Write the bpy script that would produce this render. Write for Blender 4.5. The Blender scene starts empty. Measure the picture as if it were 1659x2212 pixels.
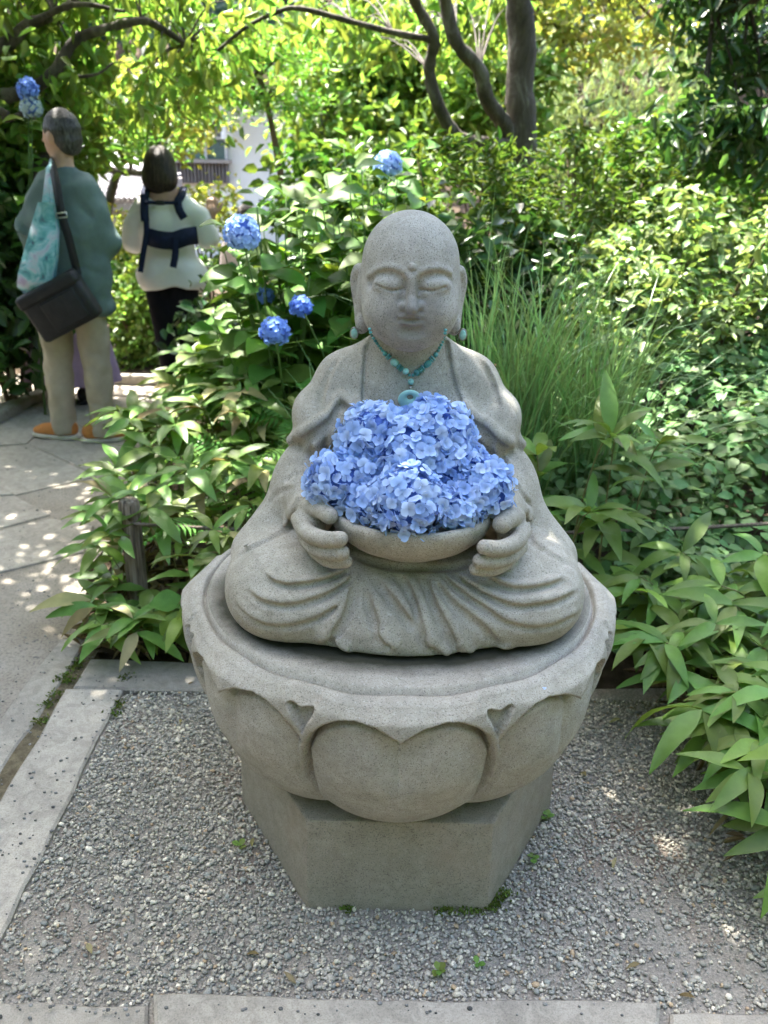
import bpy, bmesh, math, random
import numpy as np
from mathutils import Vector, Matrix, Euler

random.seed(7); RNG = np.random.default_rng(7)
scene = bpy.context.scene
COL = scene.collection

# ---------------------------------------------------------------- camera
CAM_H, PITCH, ROLL, FPX = 1.5, math.radians(22.49), math.radians(1.0), 1850.0
PW, PH = 1659.0, 2212.0                       # pixel frame used for reading positions
cam_data = bpy.data.cameras.new('camera')
cam = bpy.data.objects.new('camera', cam_data); COL.objects.link(cam); scene.camera = cam
CAM_ROT = (Matrix.Rotation(math.pi / 2 - PITCH, 3, 'X') @ Matrix.Rotation(ROLL, 3, 'Z'))
cam.matrix_world = Matrix.Translation((0, 0, CAM_H)) @ CAM_ROT.to_4x4()
cam_data.sensor_fit = 'VERTICAL'; cam_data.sensor_height = 36.0
cam_data.lens = 36.0 * FPX / PH
cam_data.clip_start = 0.05; cam_data.clip_end = 600
cam_data.dof.use_dof = True; cam_data.dof.focus_distance = 1.68; cam_data.dof.aperture_fstop = 4.4

# ---------------------------------------------------------------- light
SUN_DIR = Vector((-0.34, 0.52, 1.2)).normalized()       # towards the sun
world = bpy.data.worlds.new('World'); scene.world = world; world.use_nodes = True
wn = world.node_tree; wn.nodes.clear()
w_out = wn.nodes.new('ShaderNodeOutputWorld'); w_bg = wn.nodes.new('ShaderNodeBackground')
w_sky = wn.nodes.new('ShaderNodeTexSky'); w_sky.sky_type = 'NISHITA'; w_sky.sun_disc = False
w_sky.sun_elevation = math.asin(SUN_DIR.z)
w_sky.sun_rotation = math.atan2(SUN_DIR.x, SUN_DIR.y)
w_sky.air_density = 1.0; w_sky.dust_density = 4.0; w_sky.ozone_density = 0.7
w_bg.inputs['Strength'].default_value = 0.15
wn.links.new(w_sky.outputs[0], w_bg.inputs[0]); wn.links.new(w_bg.outputs[0], w_out.inputs[0])
sun_data = bpy.data.lights.new('sun', 'SUN'); sun = bpy.data.objects.new('sun', sun_data); COL.objects.link(sun)
sun_data.energy = 5.0; sun_data.angle = math.radians(0.55); sun_data.color = (1.0, 0.95, 0.86)
sun.rotation_euler = (-SUN_DIR).to_track_quat('-Z', 'Y').to_euler(); sun.location = (0, 0, 12)

scene.view_settings.view_transform = 'Standard'; scene.view_settings.look = 'None'
scene.view_settings.gamma = 1.0; scene.view_settings.use_curve_mapping = False
scene.view_settings.exposure = 2.82
scene.render.engine = 'CYCLES'
cy = scene.cycles
cy.use_denoising = True; cy.max_bounces = 7; cy.diffuse_bounces = 4; cy.glossy_bounces = 2
cy.transmission_bounces = 4; cy.transparent_max_bounces = 6; cy.use_adaptive_sampling = True
cy.adaptive_threshold = 0.02; cy.sample_clamp_indirect = 6.0; cy.caustics_reflective = False; cy.caustics_refractive = False

# ---------------------------------------------------------------- helpers
def ray(x, y):
    return CAM_ROT @ Vector(((x - PW / 2) / FPX, -(y - PH / 2) / FPX, -1.0))
def at(x, y, Y):
    d = ray(x, y); return Vector((0, 0, CAM_H)) + d * (Y / d.y)
def on_ground(x, y, z=0.0):
    d = ray(x, y); return Vector((0, 0, CAM_H)) + d * ((z - CAM_H) / d.z)

def tag(o, label=None, cat=None, group=None, kind=None):
    if label: o['label'] = label
    if cat: o['category'] = cat
    if group: o['group'] = group
    if kind: o['kind'] = kind
    return o
def empty(name, loc=(0, 0, 0), label=None, cat=None, group=None):
    o = bpy.data.objects.new(name, None); COL.objects.link(o); o.location = loc
    o.empty_display_size = 0.05
    return tag(o, label, cat, group)
def mesh_np(name, V, F, mat=None, smooth=True, attr=None):
    """V (n,3), F (m,k) with one k, or list of faces"""
    me = bpy.data.meshes.new(name)
    V = np.asarray(V, np.float32)
    if isinstance(F, np.ndarray):
        k = F.shape[1]
        me.vertices.add(len(V)); me.vertices.foreach_set('co', V.ravel())
        me.loops.add(F.size); me.loops.foreach_set('vertex_index', F.astype(np.int32).ravel())
        me.polygons.add(len(F))
        me.polygons.foreach_set('loop_start', np.arange(0, F.size, k, dtype=np.int32))
        me.polygons.foreach_set('loop_total', np.full(len(F), k, np.int32))
        me.update(calc_edges=True); me.validate()
    else:
        me.from_pydata(V.tolist(), [], F); me.update()
    if smooth: me.shade_smooth()
    if mat: me.materials.append(mat)
    if attr is not None:
        a = me.color_attributes.new('tint', 'FLOAT_COLOR', 'POINT')
        c = np.ones((len(V), 4), np.float32); c[:, :attr.shape[1]] = attr
        a.data.foreach_set('color', c.ravel())
    return me
def obj(name, me, parent=None, loc=None, mat=None):
    o = bpy.data.objects.new(name, me); COL.objects.link(o)
    if parent is not None: o.parent = parent
    if loc is not None: o.location = loc
    if mat is not None: me.materials.append(mat)
    return o

class MB:
    """collects several shapes for ONE mesh"""
    def __init__(s): s.v = []; s.f = []
    def add(s, V, F):
        n = len(s.v); s.v += [tuple(p) for p in V]; s.f += [tuple(i + n for i in f) for f in F]; return s
    def box(s, c, d, rot=None, taper=1.0, bev=0.0):
        hx, hy, hz = d[0] / 2, d[1] / 2, d[2] / 2
        bm = bmesh.new(); bmesh.ops.create_cube(bm, size=1)
        for v in bm.verts:
            t = taper if v.co.z > 0 else 1
            v.co = Vector((v.co.x * d[0] * t, v.co.y * d[1] * t, v.co.z * d[2]))
        if bev: bmesh.ops.bevel(bm, geom=bm.edges[:] , offset=bev, segments=2, affect='EDGES', profile=0.5)
        M = Matrix.Translation(c) @ (rot.to_4x4() if rot else Matrix.Identity(4))
        bm.verts.index_update()
        s.add([M @ v.co for v in bm.verts], [[v.index for v in f.verts] for f in bm.faces]); bm.free(); return s
    def tube(s, pts, rad, n=8, cap=True, flat=None):
        V, F = tube_np(pts, rad, n, cap, flat); return s.add(V, F)
    def build(s, name, mat, parent=None, smooth=True, loc=None):
        me = bpy.data.meshes.new(name); me.from_pydata(s.v, [], s.f); me.update()
        if smooth: me.shade_smooth()
        if mat: me.materials.append(mat)
        return obj(name, me, parent, loc)

def tube_np(pts, rad, n=8, cap=True, flat=None):
    pts = [Vector(p) for p in pts]; m = len(pts)
    if not hasattr(rad, '__len__'): rad = [rad] * m
    V = []; F = []; up = Vector((0, 0, 1)); prev = None
    for i, p in enumerate(pts):
        t = (pts[min(i + 1, m - 1)] - pts[max(i - 1, 0)]).normalized()
        if prev is None:
            a = t.cross(up)
            if a.length < 0.1: a = t.cross(Vector((1, 0, 0)))
        else: a = prev - t * prev.dot(t)
        a.normalize(); b = t.cross(a); prev = a
        for k in range(n):
            q = 2 * math.pi * k / n
            fx = flat if flat else 1.0
            V.append(tuple(p + a * (math.cos(q) * rad[i]) + b * (math.sin(q) * rad[i] * fx)))
    for i in range(m - 1):
        for k in range(n):
            k2 = (k + 1) % n
            F.append((i * n + k, i * n + k2, (i + 1) * n + k2, (i + 1) * n + k))
    if cap:
        F.append(tuple(range(n))[::-1]); F.append(tuple((m - 1) * n + k for k in range(n)))
    return V, F
def spline(pts, n=8):
    """Catmull-Rom through pts, n samples each span"""
    P = [Vector(p) for p in pts]; P = [P[0] * 2 - P[1]] + P + [P[-1] * 2 - P[-2]]
    out = []
    for i in range(1, len(P) - 2):
        for k in range(n):
            t = k / n; a, b, c, d = P[i - 1], P[i], P[i + 1], P[i + 2]
            out.append(0.5 * ((2 * b) + (c - a) * t + (2 * a - 5 * b + 4 * c - d) * t * t + (3 * b - a - 3 * c + d) * t ** 3))
    out.append(P[-2]); return out

# ---------------------------------------------------------------- node materials
def new_mat(name):
    m = bpy.data.materials.new(name); m.use_nodes = True
    nt = m.node_tree; b = nt.nodes['Principled BSDF']
    return m, nt, b
def nd(nt, t, **kw):
    n = nt.nodes.new(t)
    for k, v in kw.items():
        if k in n.inputs: n.inputs[k].default_value = v
        else: setattr(n, k, v)
    return n
def noise(nt, scale, detail=4, rough=0.55, vec=None, dist=0.0):
    n = nt.nodes.new('ShaderNodeTexNoise'); n.inputs['Scale'].default_value = scale
    n.inputs['Detail'].default_value = detail; n.inputs['Roughness'].default_value = rough; n.inputs['Distortion'].default_value = dist
    if vec is not None: nt.links.new(vec, n.inputs['Vector'])
    return n
def ramp(nt, src, stops, interp='LINEAR'):
    r = nt.nodes.new('ShaderNodeValToRGB'); r.color_ramp.interpolation = interp
    e = r.color_ramp.elements
    while len(e) < len(stops): e.new(0.5)
    for el, (p, c) in zip(e, stops):
        el.position = p; el.color = (c[0], c[1], c[2], 1) if hasattr(c, '__len__') else (c, c, c, 1)
    nt.links.new(src, r.inputs[0]); return r
def mix(nt, fac, a, b, mode='MIX'):
    m = nt.nodes.new('ShaderNodeMix'); m.data_type = 'RGBA'; m.blend_type = mode
    for s, v in ((0, fac), (6, a), (7, b)):
        if hasattr(v, 'is_linked') or isinstance(v, bpy.types.NodeSocket): nt.links.new(v, m.inputs[s])
        elif s == 0: m.inputs[0].default_value = v
        else: m.inputs[s].default_value = (v[0], v[1], v[2], 1)
    return m.outputs[2]
def bump(nt, b, h, strength=0.3, dist=0.01):
    n = nt.nodes.new('ShaderNodeBump'); n.inputs['Strength'].default_value = strength; n.inputs['Distance'].default_value = dist
    nt.links.new(h, n.inputs['Height']); nt.links.new(n.outputs[0], b.inputs['Normal']); return n
def coord(nt, kind='Object'):
    return nt.nodes.new('ShaderNodeTexCoord').outputs[kind]

def granite(name, base, dark, light, moss=0.0, wet=0.0, grain=260.0, stain=1.0, rust=0.0, ring=False, patch=None):
    """speckled weathered granite"""
    m, nt, b = new_mat(name); v = coord(nt)
    g = noise(nt, grain, 2, 0.6, v); spk = ramp(nt, g.outputs['Fac'], [(0.34, 0), (0.45, 1)])
    g2 = noise(nt, grain * 0.55, 3, 0.7, v); lt = ramp(nt, g2.outputs['Fac'], [(0.56, 0), (0.68, 1)])
    big = noise(nt, 5.5, 5, 0.62, v); bigr = ramp(nt, big.outputs['Fac'], [(0.32, 0), (0.68, 1)])
    c = mix(nt, bigr.outputs[0], [x * (1 - 0.14 * stain) for x in base], [x * 1.1 for x in base])
    med = noise(nt, 34, 4, 0.6, v, 0.6); medr = ramp(nt, med.outputs['Fac'], [(0.38, 0), (0.66, 1)])
    f = nt.nodes.new('ShaderNodeMath'); f.operation = 'MULTIPLY'; nt.links.new(medr.outputs[0], f.inputs[0]); f.inputs[1].default_value = 0.55 * stain
    c = mix(nt, f.outputs[0], c, [base[0] * 0.66, base[1] * 0.66, base[2] * 0.64])
    f2 = nt.nodes.new('ShaderNodeMath'); f2.operation = 'MULTIPLY'; nt.links.new(lt.outputs[0], f2.inputs[0]); f2.inputs[1].default_value = 0.55
    c = mix(nt, f2.outputs[0], c, light)
    inv = nt.nodes.new('ShaderNodeMath'); inv.operation = 'MULTIPLY_ADD'; nt.links.new(spk.outputs[0], inv.inputs[0]); inv.inputs[1].default_value = -0.66; inv.inputs[2].default_value = 0.66
    c = mix(nt, inv.outputs[0], c, dark)
    if moss > 0:
        ms = noise(nt, 11, 6, 0.7, v, 0.4)
        mr = ramp(nt, ms.outputs['Fac'], [(0.44, 0), (0.66, 1)])
        mm = nt.nodes.new('ShaderNodeMath'); mm.operation = 'ADD'; nt.links.new(mr.outputs[0], mm.inputs[0]); mm.inputs[1].default_value = 0.0
        m2 = nt.nodes.new('ShaderNodeMath'); m2.operation = 'MULTIPLY'; m2.use_clamp = True; nt.links.new(mm.outputs[0], m2.inputs[0]); m2.inputs[1].default_value = moss
        c = mix(nt, m2.outputs[0], c, (0.115, 0.115, 0.07))
    if patch:                                  # grey weathering blotch
        sb = nt.nodes.new('ShaderNodeVectorMath'); sb.operation = 'DISTANCE'; nt.links.new(v, sb.inputs[0]); sb.inputs[1].default_value = patch[0]
        pn = noise(nt, 30, 5, 0.65, v); pa = nt.nodes.new('ShaderNodeMath'); pa.operation = 'MULTIPLY_ADD'; nt.links.new(pn.outputs['Fac'], pa.inputs[0]); pa.inputs[1].default_value = patch[1] * 1.6; nt.links.new(sb.outputs['Value'], pa.inputs[2])
        pr_ = ramp(nt, pa.outputs[0], [(patch[1] * 1.15, 0.62), (patch[1] * 2.0, 0.0)]); c = mix(nt, pr_.outputs[0], c, (0.165, 0.165, 0.165))
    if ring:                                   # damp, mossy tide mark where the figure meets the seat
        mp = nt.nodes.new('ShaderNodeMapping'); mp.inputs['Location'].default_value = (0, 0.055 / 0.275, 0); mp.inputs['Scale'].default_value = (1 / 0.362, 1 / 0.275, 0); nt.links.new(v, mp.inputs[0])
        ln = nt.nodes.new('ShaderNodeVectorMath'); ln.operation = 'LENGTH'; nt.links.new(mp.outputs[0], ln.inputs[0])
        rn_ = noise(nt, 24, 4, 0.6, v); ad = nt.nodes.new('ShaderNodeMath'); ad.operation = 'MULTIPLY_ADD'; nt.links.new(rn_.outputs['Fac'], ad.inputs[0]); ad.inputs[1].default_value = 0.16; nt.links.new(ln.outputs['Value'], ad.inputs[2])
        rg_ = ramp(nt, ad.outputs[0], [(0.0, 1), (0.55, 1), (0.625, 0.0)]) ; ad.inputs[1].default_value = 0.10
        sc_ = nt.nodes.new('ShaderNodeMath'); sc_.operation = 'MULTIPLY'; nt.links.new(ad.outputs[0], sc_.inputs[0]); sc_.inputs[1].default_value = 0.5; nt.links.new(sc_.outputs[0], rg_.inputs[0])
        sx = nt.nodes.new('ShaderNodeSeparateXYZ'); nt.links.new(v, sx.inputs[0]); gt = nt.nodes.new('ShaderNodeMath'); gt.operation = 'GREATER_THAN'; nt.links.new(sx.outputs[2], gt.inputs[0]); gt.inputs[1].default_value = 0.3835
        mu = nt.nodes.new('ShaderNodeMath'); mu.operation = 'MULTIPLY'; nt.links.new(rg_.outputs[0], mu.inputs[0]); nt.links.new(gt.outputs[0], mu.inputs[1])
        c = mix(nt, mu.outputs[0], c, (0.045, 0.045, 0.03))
    if rust > 0:
        rn = noise(nt, 3.2, 4, 0.6, v); rr = ramp(nt, rn.outputs['Fac'], [(0.52, 0), (0.72, rust)])
        c = mix(nt, rr.outputs[0], c, (0.36, 0.23, 0.15))
    nt.links.new(c, b.inputs['Base Color'])
    b.inputs['Roughness'].default_value = 0.82 - 0.35 * wet; b.inputs['Specular IOR Level'].default_value = 0.25
    bn = noise(nt, grain * 0.8, 3, 0.7, v); bump(nt, b, bn.outputs['Fac'], 0.55, 0.003)
    return m

def plain(name, color, rough=0.6, spec=0.3, var=0.15, scale=30, bumps=0.0, metal=0.0, bscale=None, rand=0.0, sheen=0.0):
    """simple tinted surface with a bit of uneven tone"""
    m, nt, b = new_mat(name); v = coord(nt)
    n = noise(nt, scale, 4, 0.6, v); r = ramp(nt, n.outputs['Fac'], [(0.3, [c * (1 - var) for c in color]), (0.7, [min(1, c * (1 + var)) for c in color])])
    c = r.outputs[0]
    if rand:
        oi = nt.nodes.new('ShaderNodeObjectInfo'); hs = nt.nodes.new('ShaderNodeHueSaturation')
        mr = nt.nodes.new('ShaderNodeMapRange'); nt.links.new(oi.outputs['Random'], mr.inputs[0]); mr.inputs[3].default_value = 1 - rand; mr.inputs[4].default_value = 1 + rand
        nt.links.new(mr.outputs[0], hs.inputs['Value']); nt.links.new(c, hs.inputs['Color']); c = hs.outputs[0]
    nt.links.new(c, b.inputs['Base Color'])
    b.inputs['Roughness'].default_value = rough; b.inputs['Specular IOR Level'].default_value = spec; b.inputs['Metallic'].default_value = metal
    if sheen: b.inputs['Sheen Weight'].default_value = sheen
    if bumps: 
        n2 = noise(nt, bscale or scale * 4, 4, 0.6, v); bump(nt, b, n2.outputs['Fac'], bumps, 0.01)
    return m

def leaf_mat(name, c1, c2, trans=0.45, rough=0.42, tint=False, spec=0.4, back=None, hue=0.03, val=0.3, edge=None, vein=False, vdir='Y'):
    """leaf: diffuse + gloss + light shining through; per-object (or per-leaf 'tint') variation"""
    m, nt, b = new_mat(name); out = nt.nodes['Material Output']
    if tint:
        at_ = nt.nodes.new('ShaderNodeAttribute'); at_.attribute_name = 'tint'
        sep = nt.nodes.new('ShaderNodeSeparateColor'); nt.links.new(at_.outputs['Color'], sep.inputs[0]); r1, r2 = sep.outputs[0], sep.outputs[1]
    else:
        oi = nt.nodes.new('ShaderNodeObjectInfo'); r1 = oi.outputs['Random']
        mu = nt.nodes.new('ShaderNodeMath'); mu.operation = 'MULTIPLY'; nt.links.new(r1, mu.inputs[0]); mu.inputs[1].default_value = 37.17
        fr = nt.nodes.new('ShaderNodeMath'); fr.operation = 'FRACT'; nt.links.new(mu.outputs[0], fr.inputs[0]); r2 = fr.outputs[0]
    c = mix(nt, r1, c1, c2)
    v = coord(nt)
    if vein:
        wv = nt.nodes.new('ShaderNodeTexWave'); wv.wave_type = 'BANDS'; wv.bands_direction = vdir; wv.inputs['Scale'].default_value = (9.0 if vdir == 'Y' else 26.0) / vein; wv.inputs['Distortion'].default_value = 1.2 if vdir == 'Y' else 0.0
        nt.links.new(v, wv.inputs['Vector']); vr = ramp(nt, wv.outputs['Fac'], [(0.0, 0), (1.0, 0.22)])
        c = mix(nt, vr.outputs[0], c, [min(1, x * 1.7) for x in c2])
    nn = noise(nt, 22, 3, 0.6, v); nr = ramp(nt, nn.outputs['Fac'], [(0.3, 0.84), (0.7, 1.12)])
    c = mix(nt, 1.0, c, nr.outputs[0], 'MULTIPLY')
    hs = nt.nodes.new('ShaderNodeHueSaturation'); nt.links.new(c, hs.inputs['Color'])
    for src, sock, lo, hi in ((r2, 'Hue', 0.5 - hue, 0.5 + hue), (r2, 'Value', 1 - val, 1 + val)):
        mr = nt.nodes.new('ShaderNodeMapRange'); nt.links.new(src, mr.inputs[0]); mr.inputs[3].default_value = lo; mr.inputs[4].default_value = hi
        nt.links.new(mr.outputs[0], hs.inputs[sock])
    c = hs.outputs[0]
    nt.links.new(c, b.inputs['Base Color']); b.inputs['Roughness'].default_value = rough; b.inputs['Specular IOR Level'].default_value = spec
    tr = nt.nodes.new('ShaderNodeBsdfTranslucent')
    tc = mix(nt, 1.0, c, (1.30, 1.22, 0.70), 'MULTIPLY'); nt.links.new(tc, tr.inputs['Color'])
    ms = nt.nodes.new('ShaderNodeMixShader'); ms.inputs[0].default_value = trans
    nt.links.new(b.outputs[0], ms.inputs[1]); nt.links.new(tr.outputs[0], ms.inputs[2]); nt.links.new(ms.outputs[0], out.inputs['Surface'])
    return m

# ---------------------------------------------------------------- signed-distance sculpting
class Vol:
    def __init__(s, lo, hi, h):
        s.lo = np.array(lo, np.float32); s.h = h
        s.n = np.ceil((np.array(hi) - s.lo) / h).astype(int) + 1
        s.phi = np.full(s.n, 0.2, np.float32)
    def block(s, lo, hi, m=0.05):
        a = np.clip(np.floor((np.array(lo) - m - s.lo) / s.h).astype(int), 0, s.n - 1)
        b = np.clip(np.ceil((np.array(hi) + m - s.lo) / s.h).astype(int) + 1, 1, s.n)
        sl = tuple(slice(i, max(j, i + 1)) for i, j in zip(a, b))
        g = [s.lo[k] + s.h * np.arange(sl[k].start, sl[k].stop, dtype=np.float32) for k in range(3)]
        return sl, g[0][:, None, None], g[1][None, :, None], g[2][None, None, :]
    def put(s, sl, d, k, op='u'):
        a = s.phi[sl]
        if op == 'u':
            if k <= 0: s.phi[sl] = np.minimum(a, d)
            else:
                h = np.clip(0.5 + 0.5 * (a - d) / k, 0, 1); s.phi[sl] = a * (1 - h) + d * h - k * h * (1 - h)
        elif op == 's':
            if k <= 0: s.phi[sl] = np.maximum(a, -d)
            else:
                h = np.clip(0.5 - 0.5 * (a + d) / k, 0, 1); s.phi[sl] = a * (1 - h) - d * h + k * h * (1 - h)
        elif op == 'i':
            h = np.clip(0.5 - 0.5 * (d - a) / max(k, 1e-6), 0, 1); s.phi[sl] = d * (1 - h) + a * h + k * h * (1 - h)
    def ell(s, c, r, k=0.02, op='u', rot=None, m=0.05):
        R = max(r); c = np.array(c); ext = np.array([R] * 3) if rot is not None else np.array(r)
        sl, X, Y, Z = s.block(c - ext, c + ext, m)
        x, y, z = X - c[0], Y - c[1], Z - c[2]
        if rot is not None:
            M = np.array(Euler([math.radians(q) for q in rot]).to_matrix()).T
            x, y, z = (M[0, 0] * x + M[0, 1] * y + M[0, 2] * z, M[1, 0] * x + M[1, 1] * y + M[1, 2] * z, M[2, 0] * x + M[2, 1] * y + M[2, 2] * z)
        k0 = np.sqrt((x / r[0]) ** 2 + (y / r[1]) ** 2 + (z / r[2]) ** 2)
        k1 = np.sqrt((x / r[0] ** 2) ** 2 + (y / r[1] ** 2) ** 2 + (z / r[2] ** 2) ** 2) + 1e-6
        s.put(sl, k0 * (k0 - 1) / k1, k, op); return s
    def cap(s, a, b, ra, rb=None, k=0.015, op='u', m=0.05, sc=None):
        rb = ra if rb is None else rb; a = np.array(a, float); b = np.array(b, float); R = max(ra, rb)
        sl, X, Y, Z = s.block(np.minimum(a, b) - R, np.maximum(a, b) + R, m)
        d = b - a; L = max(float(d @ d), 1e-9)
        t = np.clip(((X - a[0]) * d[0] + (Y - a[1]) * d[1] + (Z - a[2]) * d[2]) / L, 0, 1)
        q = np.sqrt((X - a[0] - t * d[0]) ** 2 + (Y - a[1] - t * d[1]) ** 2 + (Z - a[2] - t * d[2]) ** 2)
        s.put(sl, q - (ra + (rb - ra) * t), k, op); return s
    def chain(s, pts, rad, k=0.01, op='u', m=0.04):
        n = len(pts)
        if not hasattr(rad, '__len__'): rad = [rad] * n
        # union of the chain first, then one smooth put
        P = np.array([tuple(p) for p in pts], float); R = max(rad)
        sl, X, Y, Z = s.block(P.min(0) - R, P.max(0) + R, m); D = None
        for i in range(n - 1):
            a, b = P[i], P[i + 1]; d = b - a; L = max(float(d @ d), 1e-9)
            t = np.clip(((X - a[0]) * d[0] + (Y - a[1]) * d[1] + (Z - a[2]) * d[2]) / L, 0, 1)
            q = np.sqrt((X - a[0] - t * d[0]) ** 2 + (Y - a[1] - t * d[1]) ** 2 + (Z - a[2] - t * d[2]) ** 2) - (rad[i] + (rad[i + 1] - rad[i]) * t)
            D = q if D is None else np.minimum(D, q)
        s.put(sl, D, k, op); return s
    def crease(s, pts, w, depth, ridge=0.0, shift=(0, 0, 0.013), w2=None, taper=0.2, m=0.05):
        """additive relief along a line on the surface: a groove and, beside it, a rounded ridge"""
        for sh, ww, am in (((0, 0, 0), w, depth), (shift, w2 or w * 1.6, -ridge)):
            if not am: continue
            P = np.array(pts, float) + np.array(sh); n = len(P); seg = np.linalg.norm(P[1:] - P[:-1], axis=1); T = np.concatenate([[0], np.cumsum(seg)]); T /= T[-1]
            sl, X, Y, Z = s.block(P.min(0), P.max(0), m); D = None
            for i in range(n - 1):
                a, d = P[i], P[i + 1] - P[i]; L = max(float(d @ d), 1e-9)
                t = np.clip(((X - a[0]) * d[0] + (Y - a[1]) * d[1] + (Z - a[2]) * d[2]) / L, 0, 1)
                q = (X - a[0] - t * d[0]) ** 2 + (Y - a[1] - t * d[1]) ** 2 + (Z - a[2] - t * d[2]) ** 2
                tt = T[i] + t * (T[i + 1] - T[i])
                if D is None: D, TT = q, tt
                else:
                    k = q < D; D = np.where(k, q, D); TT = np.where(k, tt, TT)
            e = np.clip(np.minimum(TT, 1 - TT) / taper, 0, 1); e = 0.12 + 0.88 * e * e * (3 - 2 * e)
            s.phi[sl] += (am * e * np.exp(-D / ww ** 2)).astype(np.float32)
        return s
    def wrinkle(s, amp, f=22.0, seed=0):
        sl, X, Y, Z = s.block(s.lo, s.lo + s.h * s.n, 0)
        w = np.sin(f * Z + 5 * np.sin(9 * X + seed) + 3 * np.sin(11 * Y + 2 * seed)) * 0.6 + np.sin(0.7 * f * X + 4 * np.sin(8 * Z + seed) + 9 * Y) * 0.4 + 0.35 * np.sin(2.1 * f * Z - 1.3 * f * X + 3 * np.sin(13 * Y))
        s.phi += (amp * w).astype(np.float32); return s
    def cast(s, pix, off):
        """first hit of the pixel rays on the surface, in local coords (off = world offset of this volume)"""
        o = np.array((0, 0, CAM_H)) - np.array(off); out = []
        for x, y in pix:
            d = np.array(ray(x, y)); t = np.arange(0.9, 2.6, 0.002); p = o + t[:, None] * d
            ij = np.rint((p - s.lo) / s.h).astype(int); ok = ((ij >= 0) & (ij < s.n)).all(1)
            val = np.full(len(t), 1.0); q = ij[ok]; val[ok] = s.phi[q[:, 0], q[:, 1], q[:, 2]]
            w = np.nonzero(val < 0)[0]
            out.append(tuple(p[w[0]]) if len(w) else None)
        return [p for p in out if p is not None]
    def mesh(s, name, mat=None, smooth_it=1):
        V, F = surface_nets(s.phi, s.lo, s.h)
        if smooth_it:
            e = np.concatenate([F[:, [0, 1]], F[:, [1, 2]], F[:, [2, 3]], F[:, [3, 0]]])
            for _ in range(smooth_it):
                acc = np.zeros_like(V); cnt = np.zeros(len(V), np.float32)
                for i, j in ((0, 1), (1, 0)):
                    for c in range(3): acc[:, c] += np.bincount(e[:, i], V[e[:, j], c], len(V))
                    cnt += np.bincount(e[:, i], minlength=len(V))
                V = 0.45 * V + 0.55 * acc / cnt[:, None]
        return mesh_np(name, V, F, mat)

def surface_nets(phi, lo, h):
    ins = phi < 0; nx, ny, nz = phi.shape
    cnt = np.zeros((nx - 1, ny - 1, nz - 1), np.uint8)
    for i in (0, 1):
        for j in (0, 1):
            for k in (0, 1): cnt += ins[i:nx - 1 + i, j:ny - 1 + j, k:nz - 1 + k]
    act = np.nonzero((cnt > 0) & (cnt < 8)); I, J, K = act
    idx = np.full(cnt.shape, -1, np.int64); idx[act] = np.arange(len(I))
    pos = np.zeros((len(I), 3), np.float64); c = np.zeros(len(I))
    corners = [(i, j, k) for i in (0, 1) for j in (0, 1) for k in (0, 1)]
    for a in corners:
        for ax in range(3):
            if a[ax] == 1: continue
            b = list(a); b[ax] = 1
            pa = phi[I + a[0], J + a[1], K + a[2]].astype(float); pb = phi[I + b[0], J + b[1], K + b[2]].astype(float)
            w = (pa < 0) != (pb < 0); t = np.where(w, pa / np.where(w, pa - pb, 1), 0)
            for q in range(3):
                pos[:, q] += np.where(w, a[q] + (t if q == ax else 0), 0)
            c += w
    pos /= c[:, None]
    V = lo + h * (pos + np.stack([I, J, K], 1))
    Fs = []
    for ax in range(3):
        sl0 = [slice(None)] * 3; sl1 = [slice(None)] * 3; sl0[ax] = slice(0, -1); sl1[ax] = slice(1, None)
        A, B = ins[tuple(sl0)], ins[tuple(sl1)]; ch = A != B
        o1, o2 = [(1, 2), (2, 0), (0, 1)][ax]
        e = np.array(np.nonzero(ch)); ok = (e[o1] > 0) & (e[o2] > 0) & (e[o1] < phi.shape[o1] - 1) & (e[o2] < phi.shape[o2] - 1)
        e = e[:, ok]
        def g(d1, d2):
            q = e.copy(); q[o1] -= d1; q[o2] -= d2; return idx[q[0], q[1], q[2]]
        quad = np.stack([g(1, 1), g(0, 1), g(0, 0), g(1, 0)], 1)
        flip = ~A[e[0], e[1], e[2]]; quad[flip] = quad[flip][:, ::-1]
        Fs.append(quad)
    F = np.concatenate(Fs); F = F[(F >= 0).all(1)]
    return V.astype(np.float32), F
# ================================================================ statue, lotus seat, plinth
AX, AY, DECK = 0.044, 1.72, 0.62
OFF = np.array((AX, AY, DECK))
def LP(x, y, Y): return tuple(np.array(at(x, y, Y)) - OFF)

M_STONE = granite('weathered_granite', (0.455, 0.424, 0.36), (0.085, 0.08, 0.07), (0.60, 0.58, 0.53), moss=0.34, grain=380)
M_HEAD = granite('smooth_granite', (0.43, 0.412, 0.37), (0.08, 0.08, 0.08), (0.50, 0.50, 0.48), moss=0.12, grain=380, patch=((0.0, -0.10, 0.60), 0.07))
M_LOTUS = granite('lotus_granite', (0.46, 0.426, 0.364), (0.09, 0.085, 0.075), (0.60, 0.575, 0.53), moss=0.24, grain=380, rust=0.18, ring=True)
M_PLINTH = granite('plinth_granite', (0.375, 0.328, 0.258), (0.085, 0.075, 0.06), (0.44, 0.40, 0.34), moss=0.16, rust=0.35, grain=340)

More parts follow.
